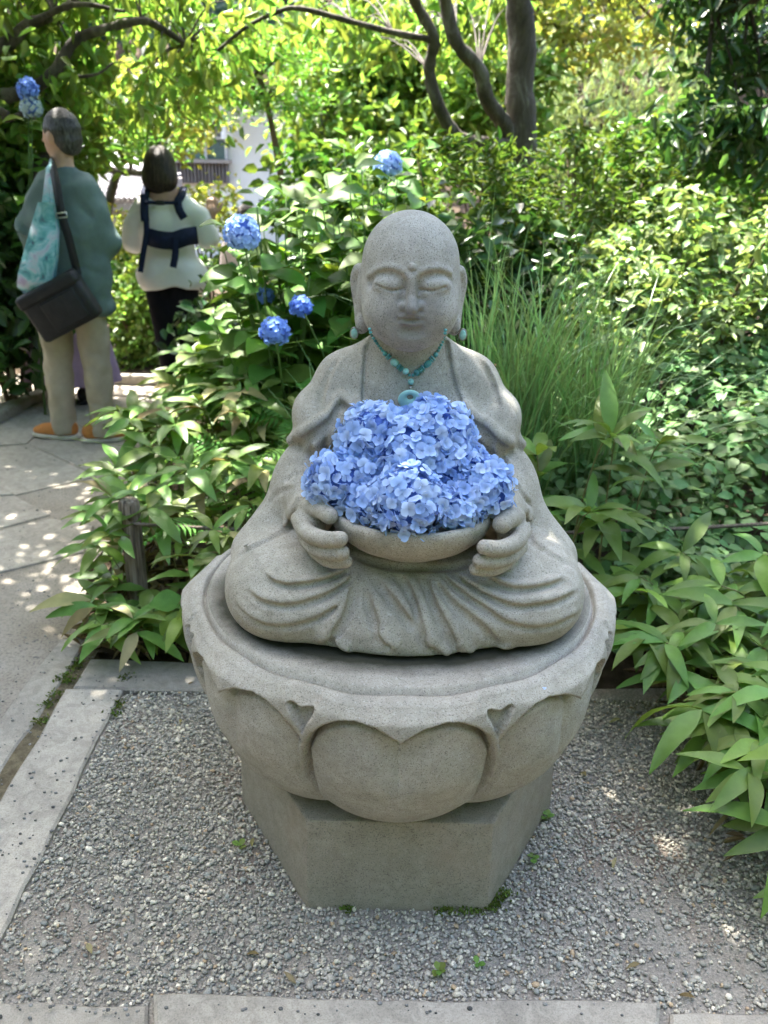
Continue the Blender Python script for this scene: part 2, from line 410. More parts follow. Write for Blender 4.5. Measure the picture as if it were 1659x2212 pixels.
def build_body():
    v = Vol((-0.43, -0.37, -0.02), (0.43, 0.27, 0.56), 0.0033)
    for s in (-1, 1):
        v.ell((s * 0.247, -0.135, 0.078), (0.116, 0.165, 0.100), 0.05)
        v.ell((s * 0.185, -0.19, 0.060), (0.155, 0.118, 0.088), 0.05)
    v.ell((0, -0.12, 0.075), (0.24, 0.17, 0.10), 0.05)
    v.ell((0, 0.06, 0.10), (0.30, 0.17, 0.13), 0.06)
    v.ell((0, -0.235, 0.026), (0.185, 0.098, 0.085), 0.04)
    # torso
    v.ell((0, 0.065, 0.24), (0.20, 0.125, 0.19), 0.06)
    v.ell((0, 0.06, 0.37), (0.165, 0.105, 0.14), 0.05)
    v.cap((-0.115, 0.055, 0.432), (0.115, 0.055, 0.432), 0.062, k=0.05)
    v.cap((0, 0.045, 0.42), (0, 0.030, 0.55), 0.085, 0.066, k=0.03)
    for s in (-1, 1): v.cap((s * 0.045, 0.055, 0.497), (s * 0.128, 0.052, 0.440), 0.052, 0.060, k=0.03)
    for s in (-1, 1):
        # inner sleeve, forearm, hanging cloth towards the knee
        v.cap((s * 0.163, 0.03, 0.38), (s * 0.205, -0.02, 0.245), 0.046, 0.055, k=0.03)
        v.cap((s * 0.212, -0.015, 0.25), (s * 0.185, -0.125, 0.225), 0.062, 0.050, k=0.03)
        v.cap((s * 0.196, 0.01, 0.26), (s * 0.315, 0.0, 0.085), 0.048, 0.05, k=0.05)
        v.cap((s * 0.225, -0.04, 0.22), (s * 0.325, -0.07, 0.11), 0.042, 0.035, k=0.04)
        # outer robe over shoulder and upper arm, flaring at its hem
        v.cap((s * 0.125, 0.05, 0.440), (s * 0.168, 0.03, 0.372), 0.066, 0.066, k=0.018)
        v.ell((s * 0.186, 0.012, 0.372), (0.052, 0.078, 0.062), 0.015, rot=(18, s * 22, 0))
        v.cap((s * 0.185, 0.0, 0.365), (s * 0.240, -0.012, 0.332), 0.036, 0.011, k=0.010)
        v.cap((s * 0.11, -0.03, 0.40), (s * 0.195, -0.045, 0.345), 0.024, 0.020, k=0.03)
    # flat underside
    sl, X, Y, Z = v.block(v.lo, v.lo + v.h * v.n, 0)
    v.put(sl, -(Z + 0.004) + 0 * X + 0 * Y, 0.0, 'i') if False else None
    v.phi = np.maximum(v.phi, (-0.004 - Z).astype(np.float32))
    c7 = lambda L: [(464.5 + 0.5 * x, 1128 + 0.5 * y) for x, y in L]
    def line(L, n=3): return v.cast([(p.x, p.y) for p in spline([(a, b, 0) for a, b in L], n)], OFF)
    jobs = []
    def fold(L, *a, **k):
        h = line(L)
        if len(h) > 2: jobs.append((h, a, k))
    for L in ([(200, 218), (250, 262), (330, 280), (430, 268), (520, 245), (595, 205)],
              [(140, 305), (200, 345), (290, 365), (400, 350), (500, 312), (570, 265), (603, 225)],
              [(92, 362), (150, 418), (240, 452), (340, 448), (450, 415), (540, 355), (612, 265)],
              [(1120, 205), (1200, 262), (1290, 294), (1400, 288), (1525, 252)],
              [(1005, 210), (1090, 275), (1180, 328), (1290, 366), (1400, 362), (1500, 338), (1568, 305)],
              [(960, 217), (1060, 305), (1160, 372), (1250, 432), (1350, 458), (1450, 450), (1568, 405)]):
        fold(c7(L), 0.0055, 0.0145, 0.0095, (0, 0.003, 0.0125), 0.0085)
    fold(c7([(925, 222), (990, 325), (1080, 402), (1170, 472), (1250, 560)]), 0.009, 0.012, 0.007, (0.012, 0, 0.008), 0.011)
    for L, sx in (([(690, 250), (780, 362), (868, 475)], 1), ([(795, 222), (850, 335), (880, 440), (908, 560)], 1),
                  ([(890, 218), (930, 335), (985, 440), (1050, 560)], 1), ([(615, 290), (560, 420), (480, 535)], -1), ([(645, 300), (685, 420), (712, 540)], 1)):
        fold(c7(L), 0.0080, 0.021, 0.012, (sx * 0.016, 0, 0.003), 0.011)
    for x, y in ((520, 508), (720, 492), (945, 522), (1085, 548), (1285, 562)):     # curling hem of the front drape
        fold(c7([(x - 40, y - 40), (x - 5, y - 5), (x + 35, y + 30), (x + 80, y + 45)]), 0.007, 0.0, 0.012, (0, -0.002, 0.0), 0.012)
        fold(c7([(x - 20, y + 8), (x + 10, y + 32), (x + 40, y + 58)]), 0.008, 0.014)
    fold([(752, 1196), (820, 1220), (900, 1229), (980, 1226), (1035, 1212)], 0.007, 0.012, 0.010, (0, -0.004, -0.018), 0.010)
    fold([(797, 718), (789, 790), (786, 840), (786, 905)], 0.0036, 0.014, 0.005, (-0.009, 0, 0), 0.008, taper=0.02)
    fold([(962, 730), (973, 800), (987, 850), (1008, 892), (1040, 930)], 0.0036, 0.014, 0.005, (0.009, 0, 0), 0.008, taper=0.02)
    # sleeve hems of the outer robe: rolled edge over a hollow
    for L in ([(630, 950), (655, 934), (690, 910), (716, 892), (728, 866), (741, 858), (762, 880), (796, 912)],
              [(1108, 962), (1075, 942), (1050, 914), (1020, 898), (994, 868)]):
        fold(L, 0.012, 0.0, 0.014, (0, -0.002, 0.004), 0.0095, taper=0.08); fold([(x, y + 21) for x, y in L], 0.0085, 0.024, taper=0.08)
    for L in ([(700, 912), (706, 940), (700, 975)], [(748, 885), (766, 930), (770, 975)], [(664, 950), (674, 990), (668, 1040)],
              [(1052, 940), (1062, 980), (1058, 1015)], [(1083, 965), (1088, 1005), (1100, 1045)],
              [(652, 868), (668, 806), (705, 758)], [(1078, 886), (1060, 822), (1028, 768)], [(690, 880), (706, 820), (735, 772)],
              [(612, 1040), (650, 1022), (690, 1030)], [(1090, 1030), (1120, 1055), (1145, 1095)], [(575, 1100), (600, 1065), (640, 1052)]):
        fold(L, 0.0065, 0.0095, 0.006, (0.011, 0, 0.004), 0.009)
    fold([(648, 1072), (636, 1122), (600, 1156), (552, 1180), (510, 1204)], 0.0075, 0.013, 0.012, (0, 0, 0.018), 0.013, taper=0.08)
    fold([(1131, 1110), (1147, 1168), (1190, 1198), (1230, 1222)], 0.0075, 0.013, 0.012, (0, 0, 0.018), 0.013, taper=0.08)
    for h, a_, k_ in jobs: v.crease(h, *a_, **k_)
    # sleeve opening round the wrist
    # hands holding the bowl: fingers as separate rounded chains
    def finger(L, r, k=0.004):
        p = [LP(*q) for q in L]; p = spline(p, 4); n = len(p)
        v.chain(p, [r[0] + (r[1] - r[0]) * i / (n - 1) for i in range(n)], k)
    v.cap(LP(700, 1080, 1.60), LP(668, 1118, 1.525), 0.034, 0.028, k=0.02)
    v.cap(LP(1075, 1092, 1.60), LP(1105, 1140, 1.525), 0.034, 0.028, k=0.02)
    v.ell(LP(672, 1140, 1.51), (0.028, 0.034, 0.036), 0.012); v.ell(LP(1106, 1165, 1.51), (0.028, 0.034, 0.036), 0.012)
    finger([(648, 1122, 1.512), (664, 1150, 1.462), (700, 1164, 1.418), (736, 1164, 1.402)], (0.0178, 0.0140))
    finger([(660, 1158, 1.505), (682, 1184, 1.452), (712, 1194, 1.418), (740, 1193, 1.406)], (0.0168, 0.0132))
    finger([(680, 1188, 1.50), (705, 1208, 1.448), (730, 1214, 1.424), (748, 1213, 1.414)], (0.015, 0.012))
    finger([(668, 1096, 1.53), (692, 1100, 1.485), (712, 1114, 1.455)], (0.020, 0.0165))
    finger([(1128, 1146, 1.512), (1115, 1170, 1.462), (1082, 1184, 1.418), (1046, 1182, 1.402)], (0.0178, 0.0140))
    finger([(1122, 1180, 1.505), (1098, 1204, 1.452), (1066, 1212, 1.420), (1036, 1211, 1.408)], (0.0168, 0.0132))
    finger([(1104, 1208, 1.50), (1074, 1226, 1.45), (1048, 1231, 1.428), (1027, 1229, 1.418)], (0.015, 0.012))
    finger([(1112, 1118, 1.53), (1097, 1120, 1.485), (1084, 1132, 1.455)], (0.0215, 0.018))
    for L in ([(722, 1157), (720, 1166), (722, 1174)], [(727, 1188), (725, 1195), (727, 1202)],
              [(1060, 1174), (1062, 1183), (1060, 1191)], [(1050, 1204), (1052, 1212), (1050, 1219)]):
        v.crease(line(L), 0.0022, 0.003)
    v.phi = np.maximum(v.phi, (-0.004 - Z).astype(np.float32))
    global BODYV; BODYV = v
    v.phi += (0.016 * np.exp(-(Z / 0.007) ** 2)).astype(np.float32)
    return v.mesh("body", M_STONE, 0)

def build_head():
    v = Vol((-0.14, -0.13, 0.50), (0.14, 0.16, 0.81), 0.0021)
    v.ell((0, 0.022, 0.690), (0.0955, 0.110, 0.098), 0.02)
    v.ell((0, 0.006, 0.626), (0.0925, 0.099, 0.096), 0.03)
    for s in (-1, 1):
        v.ell((s * 0.044, -0.036, 0.604), (0.045, 0.052, 0.050), 0.03)
    v.ell((0, -0.052, 0.562), (0.042, 0.036, 0.030), 0.03)
    v.cap((0, 0.04, 0.50), (0, 0.03, 0.60), 0.060, k=0.02)
    def C(L, n=4, dy=0.0, dz=0.0):
        h = v.cast([(p.x, p.y) for p in spline([(a, b, 0) for a, b in L], n)], OFF)
        return [(p[0], p[1] + dy, p[2] + dz) for p in h]
    browL = [(798, 600), (820, 588), (841, 584), (862, 590), (876, 606)]; browR = [(903, 609), (911, 596), (927, 589), (949, 587), (970, 596)]
    mids = []
    for c in ((843, 612), (938, 614)): mids.append(C([c, (c[0] + 1, c[1])], 1)[0])
    for L in (browL, browR):
        v.chain(C(L, 4, 0.002, 0.004), 0.0040, 0.012)
        v.chain(C([(x, y + 9) for x, y in L], 4, -0.004), 0.0075, 0.012, 's')
    v.chain(C([(872, 612), (876, 632), (872, 648)], 3, -0.005), 0.010, 0.012, 's')
    v.chain(C([(906, 614), (903, 632), (907, 648)], 3, -0.005), 0.010, 0.012, 's')
    for c in mids: v.ell((c[0], c[1] + 0.0175, c[2] - 0.003), (0.031, 0.022, 0.016), 0.012)
    # nose
    b = C([(889, 602), (889, 640)], 1); tip = C([(889, 668), (889, 669)], 1)[0]
    v.chain([(b[0][0], b[0][1] + 0.004, b[0][2]), (b[1][0], b[1][1] - 0.004, b[1][2]), (tip[0], tip[1] - 0.012, tip[2] + 0.003)], [0.0080, 0.0085, 0.0118], 0.010)
    for q in ((871, 660), (907, 660)):
        a = C([q, (q[0] + 1, q[1])], 1)[0]; v.ell((a[0] * 1.0, a[1] + 0.000, a[2]), (0.0080, 0.0095, 0.0076), 0.006)
    # mouth
    v.chain(C([(866, 684), (880, 681), (889, 683), (898, 681), (911, 684)], 3, -0.0005), [0.004] * 13, 0.006)
    v.chain(C([(872, 698), (889, 701), (905, 699)], 3, -0.0005), [0.0055] * 7, 0.008)
    v.chain(C([(860, 691), (874, 690), (889, 692), (903, 691), (916, 692)], 3, -0.002), [0.0030] * 13, 0.003, 's')
    v.chain(C([(874, 713), (889, 715), (905, 714)], 3, -0.004), 0.006, 0.014, 's')
    # closed eyes
    for L in ([(812, 616), (830, 624), (850, 627), (872, 624)], [(908, 625), (927, 628), (944, 627), (964, 620)]):
        v.chain(C(L, 4, -0.0005), 0.0029, 0.002, 's')
    u = C([(891, 577), (892, 580)], 1)[0]; v.ell((u[0], u[1] + 0.001, u[2]), (0.0088, 0.0085, 0.0088), 0.0005)
    # ears with long lobes
    for s in (-1, 0.955):
        pts = [(s * 0.096, 0.034, 0.672), (s * 0.103, 0.042, 0.672), (s * 0.1085, 0.05, 0.650), (s * 0.103, 0.046, 0.615), (s * 0.099, 0.036, 0.585), (s * 0.094, 0.026, 0.562)]
        v.chain(spline(pts, 3), [0.012] * 10 + [0.0115] * 3 + [0.013] * 3, 0.006)
        v.chain(spline([(s * 0.104, 0.022, 0.664), (s * 0.107, 0.026, 0.640), (s * 0.103, 0.022, 0.612), (s * 0.098, 0.014, 0.590)], 3), 0.0065, 0.006, 's')
        v.ell((s * 0.096, 0.034, 0.618), (0.010, 0.026, 0.058), 0.008)
        v.ell((s * 0.096, 0.016, 0.570), (0.012, 0.012, 0.020), 0.006)
    return v.mesh('head', M_HEAD, 1)

statue = empty('stone_statue', (AX, AY, DECK), 'grey granite seated monk statue with closed eyes and folded robe holding a bowl', 'statue')
obj('body', build_body(), statue); obj('head', build_head(), statue)

# ---- stone bowl, a turned dish held in the hands
BOWL = np.array((AX + 0.009, AY - 0.177, DECK + 0.264)); BR = 0.160
def lathe(prof, n=96):
    V = []; F = []
    for r, z in prof:
        for k in range(n):
            a = 2 * math.pi * k / n; V.append((r * math.cos(a), r * math.sin(a), z))
    for i in range(len(prof) - 1):
        for k in range(n):
            k2 = (k + 1) % n; F.append((i * n + k, i * n + k2, (i + 1) * n + k2, (i + 1) * n + k))
    return V, F
V, F = lathe([(0.001, -0.090), (0.085, -0.090), (0.095, -0.083), (0.125, -0.068), (0.148, -0.048), (0.1585, -0.028), (0.1625, -0.012), (0.161, -0.003), (0.157, 0.0), (0.150, -0.001), (0.146, -0.006), (0.140, -0.03), (0.10, -0.05), (0.001, -0.055)])
bowl = obj('offering_bowl', mesh_np('offering_bowl', V, F, M_STONE), None, tuple(BOWL))
tag(bowl, 'shallow round granite bowl filled with blue hydrangea heads, held by the statue', 'bowl')

# ---- lotus seat: one carved surface, eight main petals with eight behind
def build_lotus():
    NT, NV = 8 * 90, 150
    th = np.arange(NT) / NT * 2 * math.pi
    v = np.linspace(0, 1, NV)
    prof = np.array([(0.0, 0.250, 0.002), (0.06, 0.292, 0.006), (0.16, 0.338, 0.036), (0.32, 0.390, 0.100), (0.5, 0.424, 0.180), (0.68, 0.448, 0.258), (0.84, 0.461, 0.320), (0.93, 0.457, 0.352), (1.0, 0.446, 0.374)])
    pr = np.interp(v, prof[:, 0], prof[:, 1]); pz = np.interp(v, prof[:, 0], prof[:, 2])
    ker = np.ones(9) / 9
    pr = np.convolve(np.pad(pr, 4, 'edge'), ker, 'valid'); pz = np.convolve(np.pad(pz, 4, 'edge'), ker, 'valid')
    pitch = math.pi / 4
    sm = lambda x, e0, e1: (lambda t: t * t * (3 - 2 * t))(np.clip((x - e0) / (e1 - e0), 0, 1))
    ph = np.abs((th + math.pi / 2 + pitch) % (2 * pitch) - pitch) / (pitch / 2)       # 0 at a front-row petal, 2 at its neighbour
    AE, VV = np.meshgrid(ph, v, indexing='ij'); AO = 2 - AE
    def petal(a):
        vt = np.interp(a, [0, 0.06, 0.22, 0.43, 0.58, 0.75, 0.88, 0.97, 1.06, 1.12], [0.825, 0.852, 0.900, 0.926, 0.912, 0.858, 0.79, 0.70, 0.58, 0.42])
        wid = np.interp(v, [0, 0.1, 0.25, 0.45, 0.6, 0.8, 1], [0.86, 0.96, 1.05, 1.10, 1.09, 1.07, 1.05])[None, :]
        ao = np.interp(v, [0, 0.1, 0.3, 0.5, 0.65, 0.8, 0.9, 1.0], [0.92, 1.03, 1.13, 1.17, 1.09, 0.97, 0.87, 0.81])[None, :]
        inner = np.minimum((vt - VV) * 2.2, wid - a)                        # >0 inside the panel
        topf = sm(VV, 0.25, 0.6)
        d_in = -0.034 * topf * (1 - sm(inner, 0.0, 0.15)) - 0.007 * (1 - topf) * (1 - sm(inner, 0, 0.06)) + 0.034 * np.clip(1 - (a / wid) ** 2, 0, 1) ** 0.8 * sm(vt - VV, 0.0, 0.42)
        d_in -= 0.004 * np.exp(-(a / 0.10) ** 2) * sm(VV, 0.3, 0.75)
        rim = sm(-inner, -0.008, 0.010)
        d_rim = 0.003 + (0.008 + 0.018 * np.clip(1 - a, 0, 1) ** 1.2) * sm(VV, 0.5, 0.82) * (1 - 0.6 * sm(VV, 0.92, 1.0))
        return d_in * (1 - rim) + d_rim * rim, sm(ao - a, -0.007, 0.008)
    b = np.abs(1 - AE)                                                     # 0 at the middle of the gap: petal tip showing from behind
    in2 = (0.905 + 0.018 * np.clip(b / 0.09, 0, 1) ** 0.9 - VV) * 2.2
    r2 = sm(-in2, -0.01, 0.03)
    d = (-0.010 + 0.008 * sm(in2, 0.02, 0.35)) * (1 - r2) + 0.014 * (1 - 0.8 * sm(VV, 0.9, 1.0)) * r2
    for a_, lift in ((AO, 0.0), (AE, 0.004)):
        dp, mk = petal(a_); d = d * (1 - mk) + (dp + lift) * mk
    U = AE
    R = pr[None, :] + d; ZZ = np.broadcast_to(pz[None, :], R.shape).copy()
    ZZ += 0.0025 * sm(VV, 0.8, 1.0) * np.cos(AE * math.pi * 2)
    # over the lip, groove, deck
    rows_r = [R]; rows_z = [ZZ]
    Rl = R[:, -1:]; Zl = ZZ[:, -1:]
    for fr, dz in ((0.4, 0.004), (0.75, 0.006), (0.95, 0.005)):
        rows_r.append(Rl + (0.432 - Rl) * fr); rows_z.append(Zl + dz)
    for r, z in ((0.4315, 0.366), (0.428, 0.362), (0.4255, 0.366), (0.421, 0.3835), (0.412, 0.385), (0.35, 0.385), (0.2, 0.385), (0.002, 0.385)):
        rows_r.append(np.full((NT, 1), r)); rows_z.append(np.full((NT, 1), z))
    R = np.concatenate(rows_r, 1); ZZ = np.concatenate(rows_z, 1); n = R.shape[1]
    V = np.stack([R * np.cos(th)[:, None], R * np.sin(th)[:, None], ZZ], 2).reshape(-1, 3)
    i = np.arange(NT)[:, None]; j = np.arange(n - 1)[None, :]; i2 = (i + 1) % NT
    F = np.stack([i * n + j, i2 * n + j, i2 * n + j + 1, i * n + j + 1], 2).reshape(-1, 4)
    F2 = np.arange(NT)[::-1] * n
    return V, F
PLH = 0.235
V, F = build_lotus()
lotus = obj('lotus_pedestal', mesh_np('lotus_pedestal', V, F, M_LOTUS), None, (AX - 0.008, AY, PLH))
tag(lotus, 'round granite lotus seat carved with broad petals under the seated statue', 'pedestal')

# ---- six-sided plinth block
bm = bmesh.new(); S = 0.391
lo = [bm.verts.new((S * math.cos(math.radians(60 * k)), S * math.sin(math.radians(60 * k)), -0.03)) for k in range(6)]
hi = [bm.verts.new((S * 0.985 * math.cos(math.radians(60 * k)), S * 0.985 * math.sin(math.radians(60 * k)), PLH)) for k in range(6)]
bm.faces.new(lo[::-1]); bm.faces.new(hi)
for k in range(6): bm.faces.new((lo[k], lo[(k + 1) % 6], hi[(k + 1) % 6], hi[k]))
bmesh.ops.bevel(bm, geom=bm.edges[:], offset=0.006, segments=2, affect='EDGES', profile=0.6)
me = bpy.data.meshes.new('hexagonal_plinth'); bm.to_mesh(me); bm.free(); me.materials.append(M_PLINTH)
plinth = obj('hexagonal_plinth', me, None, (AX, AY, 0.0))
tag(plinth, 'six sided weathered granite block standing in gravel beneath the lotus seat', 'plinth')
# ================================================================ ground, paving, gravel
M_SOIL = plain('garden_soil', (0.075, 0.055, 0.038), 0.95, 0.1, 0.4, 14, 0.8, bscale=60)
def sand_mat():
    m, nt, b = new_mat('sandy_mortar'); v = coord(nt)
    n = noise(nt, 2.2, 6, 0.65, v); c = ramp(nt, n.outputs['Fac'], [(0.3, (0.23, 0.20, 0.16)), (0.55, (0.31, 0.28, 0.235)), (0.75, (0.36, 0.33, 0.29))])
    g = noise(nt, 120, 3, 0.7, v); gr = ramp(nt, g.outputs['Fac'], [(0.30, 0.6), (0.5, 1.0), (0.75, 1.15)])
    k = noise(nt, 42, 2, 0.5, v); kr = ramp(nt, k.outputs['Fac'], [(0.68, 0), (0.72, 1)])
    cc = mix(nt, 1.0, c.outputs[0], gr.outputs[0], 'MULTIPLY'); cc = mix(nt, kr.outputs[0], cc, (0.13, 0.13, 0.125))
    nt.links.new(cc, b.inputs['Base Color']); b.inputs['Roughness'].default_value = 0.92; b.inputs['Specular IOR Level'].default_value = 0.15
    bump(nt, b, g.outputs['Fac'], 0.5, 0.006); return m
M_SAND = sand_mat()
def slab_mat():
    m, nt, b = new_mat('paving_slab'); v = coord(nt, 'Generated'); v = coord(nt)
    n = noise(nt, 3.5, 6, 0.65, v); c = ramp(nt, n.outputs['Fac'], [(0.3, (0.29, 0.262, 0.22)), (0.52, (0.38, 0.348, 0.295)), (0.72, (0.43, 0.39, 0.325))])
    g = noise(nt, 300, 2, 0.7, v); gr = ramp(nt, g.outputs['Fac'], [(0.30, 0.72), (0.5, 1.0), (0.7, 1.12)])
    w = noise(nt, 26, 4, 0.6, v, 1.0); wr = ramp(nt, w.outputs['Fac'], [(0.36, 0.80), (0.60, 1.03)])
    cc = mix(nt, 1.0, c.outputs[0], gr.outputs[0], 'MULTIPLY'); cc = mix(nt, 1.0, cc, wr.outputs[0], 'MULTIPLY')
    oi = nt.nodes.new('ShaderNodeObjectInfo'); hs = nt.nodes.new('ShaderNodeHueSaturation'); mr = nt.nodes.new('ShaderNodeMapRange')
    nt.links.new(oi.outputs['Random'], mr.inputs[0]); mr.inputs[3].default_value = 0.88; mr.inputs[4].default_value = 1.1; nt.links.new(mr.outputs[0], hs.inputs['Value']); nt.links.new(cc, hs.inputs['Color'])
    nt.links.new(hs.outputs[0], b.inputs['Base Color']); b.inputs['Roughness'].default_value = 0.85; b.inputs['Specular IOR Level'].default_value = 0.2
    bump(nt, b, w.outputs['Fac'], 0.35, 0.006); return m
M_SLAB = slab_mat()

obj('ground', mesh_np('ground', [(-120, -60, -0.035), (120, -60, -0.035), (120, 200, -0.035), (-120, 200, -0.035)], [(0, 1, 2, 3)], M_SOIL))['kind'] = 'structure'

def poly_slab(name, pts, z0, z1, mat, parent=None, bev=0.004, jag=0.0, step=0.12):
    """flat stone with the given ground outline (world xy), chipped edges"""
    out = []
    n = len(pts)
    for i in range(n):
        a, b = Vector(pts[i][:2]), Vector(pts[(i + 1) % n][:2]); L = (b - a).length; m = max(1, int(L / step)) if jag else 1
        nrm = Vector(((b - a).y, -(b - a).x)).normalized()
        for k in range(m):
            q = a.lerp(b, k / m)
            if jag and k: q = q + nrm * random.uniform(-jag, jag)
            out.append(q)
    bm = bmesh.new()
    top = [bm.verts.new((q.x, q.y, z1)) for q in out]; f = bm.faces.new(top)
    if f.normal.z < 0: f.normal_flip()
    f.normal_update()
    if f.normal.z < 0: f.normal_flip()
    r = bmesh.ops.extrude_face_region(bm, geom=[f])
    bmesh.ops.translate(bm, vec=(0, 0, z0 - z1), verts=[v for v in r['geom'] if isinstance(v, bmesh.types.BMVert)])
    bmesh.ops.recalc_face_normals(bm, faces=bm.faces[:])
    if bev:
        es = [e for e in bm.edges if abs(e.verts[0].co.z - z1) < 1e-5 and abs(e.verts[1].co.z - z1) < 1e-5]
        bmesh.ops.bevel(bm, geom=es, offset=bev, segments=1, affect='EDGES')
    me = bpy.data.meshes.new(name); bm.to_mesh(me); bm.free(); me.materials.append(mat)
    c = sum((Vector((q.x, q.y, 0)) for q in out), Vector()) / len(out)
    me.transform(Matrix.Translation((-c.x, -c.y, 0)))
    q = parent.location if parent is not None else Vector((0, 0, 0))
    return obj(name, me, parent, (c.x - q.x, c.y - q.y, 0))
cA = lambda L: [on_ground(0.36 * x, 862.7 + 0.36 * y) for x, y in L]       # two reading frames of the photograph
cB = lambda L: [on_ground(0.4 * x, 1393.6 + 0.4 * y) for x, y in L]
cD = lambda L: [on_ground(x, y) for x, y in L]

path = poly_slab('path', [(-6, 0.2), (-0.92, 0.2), (-0.98, 1.5), (-0.96, 2.3), (-1.15, 3.0), (-1.15, 6.15), (-3.2, 6.15), (-6, 5.4)], -0.03, -0.006, M_SAND, bev=0)
path['kind'] = 'structure'
for L in ([(-160, 300), (165, 270), (575, 460), (95, 572), (-160, 470)], [(176, 266), (545, 192), (760, 230), (700, 420), (584, 452)],
          [(-160, 592), (88, 579), (300, 692), (-160, 812)], [(-160, 828), (306, 712), (560, 760), (500, 915), (-160, 1075)],
          [(215, 48), (420, -20), (900, -10), (900, 110), (560, 180), (337, 108)], [(-160, 560), (-30, 500), (78, 570), (-160, 582)],
          [(320, -52), (640, -105), (1000, -95), (900, -22), (430, -28)], [(-60, 180), (200, 55), (325, 112), (160, 262), (-160, 290)]):
    poly_slab('slab', cA(L), -0.02, 0.0 + random.uniform(-0.001, 0.002), M_SLAB, path, 0.003, 0.004)
# raised kerb at the far side of the path
kerb = poly_slab('path_kerb', cA([(-160, 215), (-160, 140), (296, -48), (330, -34)]), -0.03, 0.05, M_SLAB, None, 0.008, 0.004)
kerb['kind'] = 'structure'
kerb2 = poly_slab('path_kerb', cA([(300, -112), (300, -96), (1000, -78), (1000, -92)]), -0.03, 0.07, M_SLAB, None, 0.008, 0.004); kerb2['kind'] = 'structure'
border = empty('border_paving', (0, 0, 0)); border['kind'] = 'structure'
for L, z in (([(355, 250), (665, 255), (290, 1020), (60, 1500), (-260, 2160), (-780, 2160), (0, 860)], 0.012),):
    poly_slab('slab', cB(L), -0.03, z, M_SLAB, border, 0.006, 0.006, 0.07)
poly_slab('slab', cB([(330, -30), (470, -30), (345, 185), (0, 690), (-400, 1290), (-400, 940), (0, 405)]), -0.03, 0.004, M_SLAB, border, 0.005, 0.006, 0.09)
poly_slab('slab', cB([(490, 85), (1090, 110), (1700, 112), (1720, 262), (1130, 258), (395, 240)]), -0.03, 0.010, M_SLAB, border, 0.006, 0.005, 0.08)
poly_slab('slab', cB([(1725, 112), (2700, 100), (2800, 240), (1745, 262)]), -0.03, 0.008, M_SLAB, border, 0.006, 0.005, 0.08)
joint = poly_slab('soil_joint', cB([(350, 170), (470, -10), (560, -10), (500, 80), (410, 232), (362, 246), (0, 868), (-400, 1580), (-800, 2200), (-900, 2200), (-400, 1270), (0, 680)]), -0.03, -0.001, plain('mossy_soil', (0.15, 0.125, 0.08), 0.95, 0.1, 0.45, 30, 0.8, bscale=120), bev=0); joint['kind'] = 'structure'
front = empty('front_paving', (0, 0, 0)); front['kind'] = 'structure'
poly_slab('slab', cD([(-260, 2168), (321, 2176), (312, 2600), (-260, 2600)]), -0.03, 0.010, M_SLAB, front, 0.006, 0.004, 0.05)
poly_slab('slab', cD([(333, 2161), (880, 2172), (1423, 2177), (1436, 2600), (325, 2600)]), -0.03, 0.022, M_SLAB, front, 0.007, 0.004, 0.05)
poly_slab('slab', cD([(1446, 2196), (2000, 2186), (2000, 2600), (1450, 2600)]), -0.03, 0.012, M_SLAB, front, 0.006, 0.004, 0.05)

# gravel: base sheet and loose pebbles
def gravel_base():
    m, nt, b = new_mat('gravel_bed'); v = coord(nt)
    n = noise(nt, 2.6, 5, 0.6, v); c = ramp(nt, n.outputs['Fac'], [(0.35, (0.27, 0.245, 0.21)), (0.5, (0.33, 0.305, 0.26)), (0.66, (0.25, 0.19, 0.145))])
    g = noise(nt, 190, 3, 0.7, v); gr = ramp(nt, g.outputs['Fac'], [(0.3, 0.55), (0.55, 1.0), (0.75, 1.5)])
    cc = mix(nt, 1.0, c.outputs[0], gr.outputs[0], 'MULTIPLY'); nt.links.new(cc, b.inputs['Base Color']); b.inputs['Roughness'].default_value = 0.95
    bump(nt, b, g.outputs['Fac'], 0.8, 0.006); return m
gp = [on_ground(*q) for q in ((262, 1500), (1720, 1480), (2300, 1480), (2300, 2400), (-200, 2400))]
grav = poly_slab('gravel_bed', gp, -0.03, -0.004, gravel_base(), bev=0); grav['kind'] = 'structure'

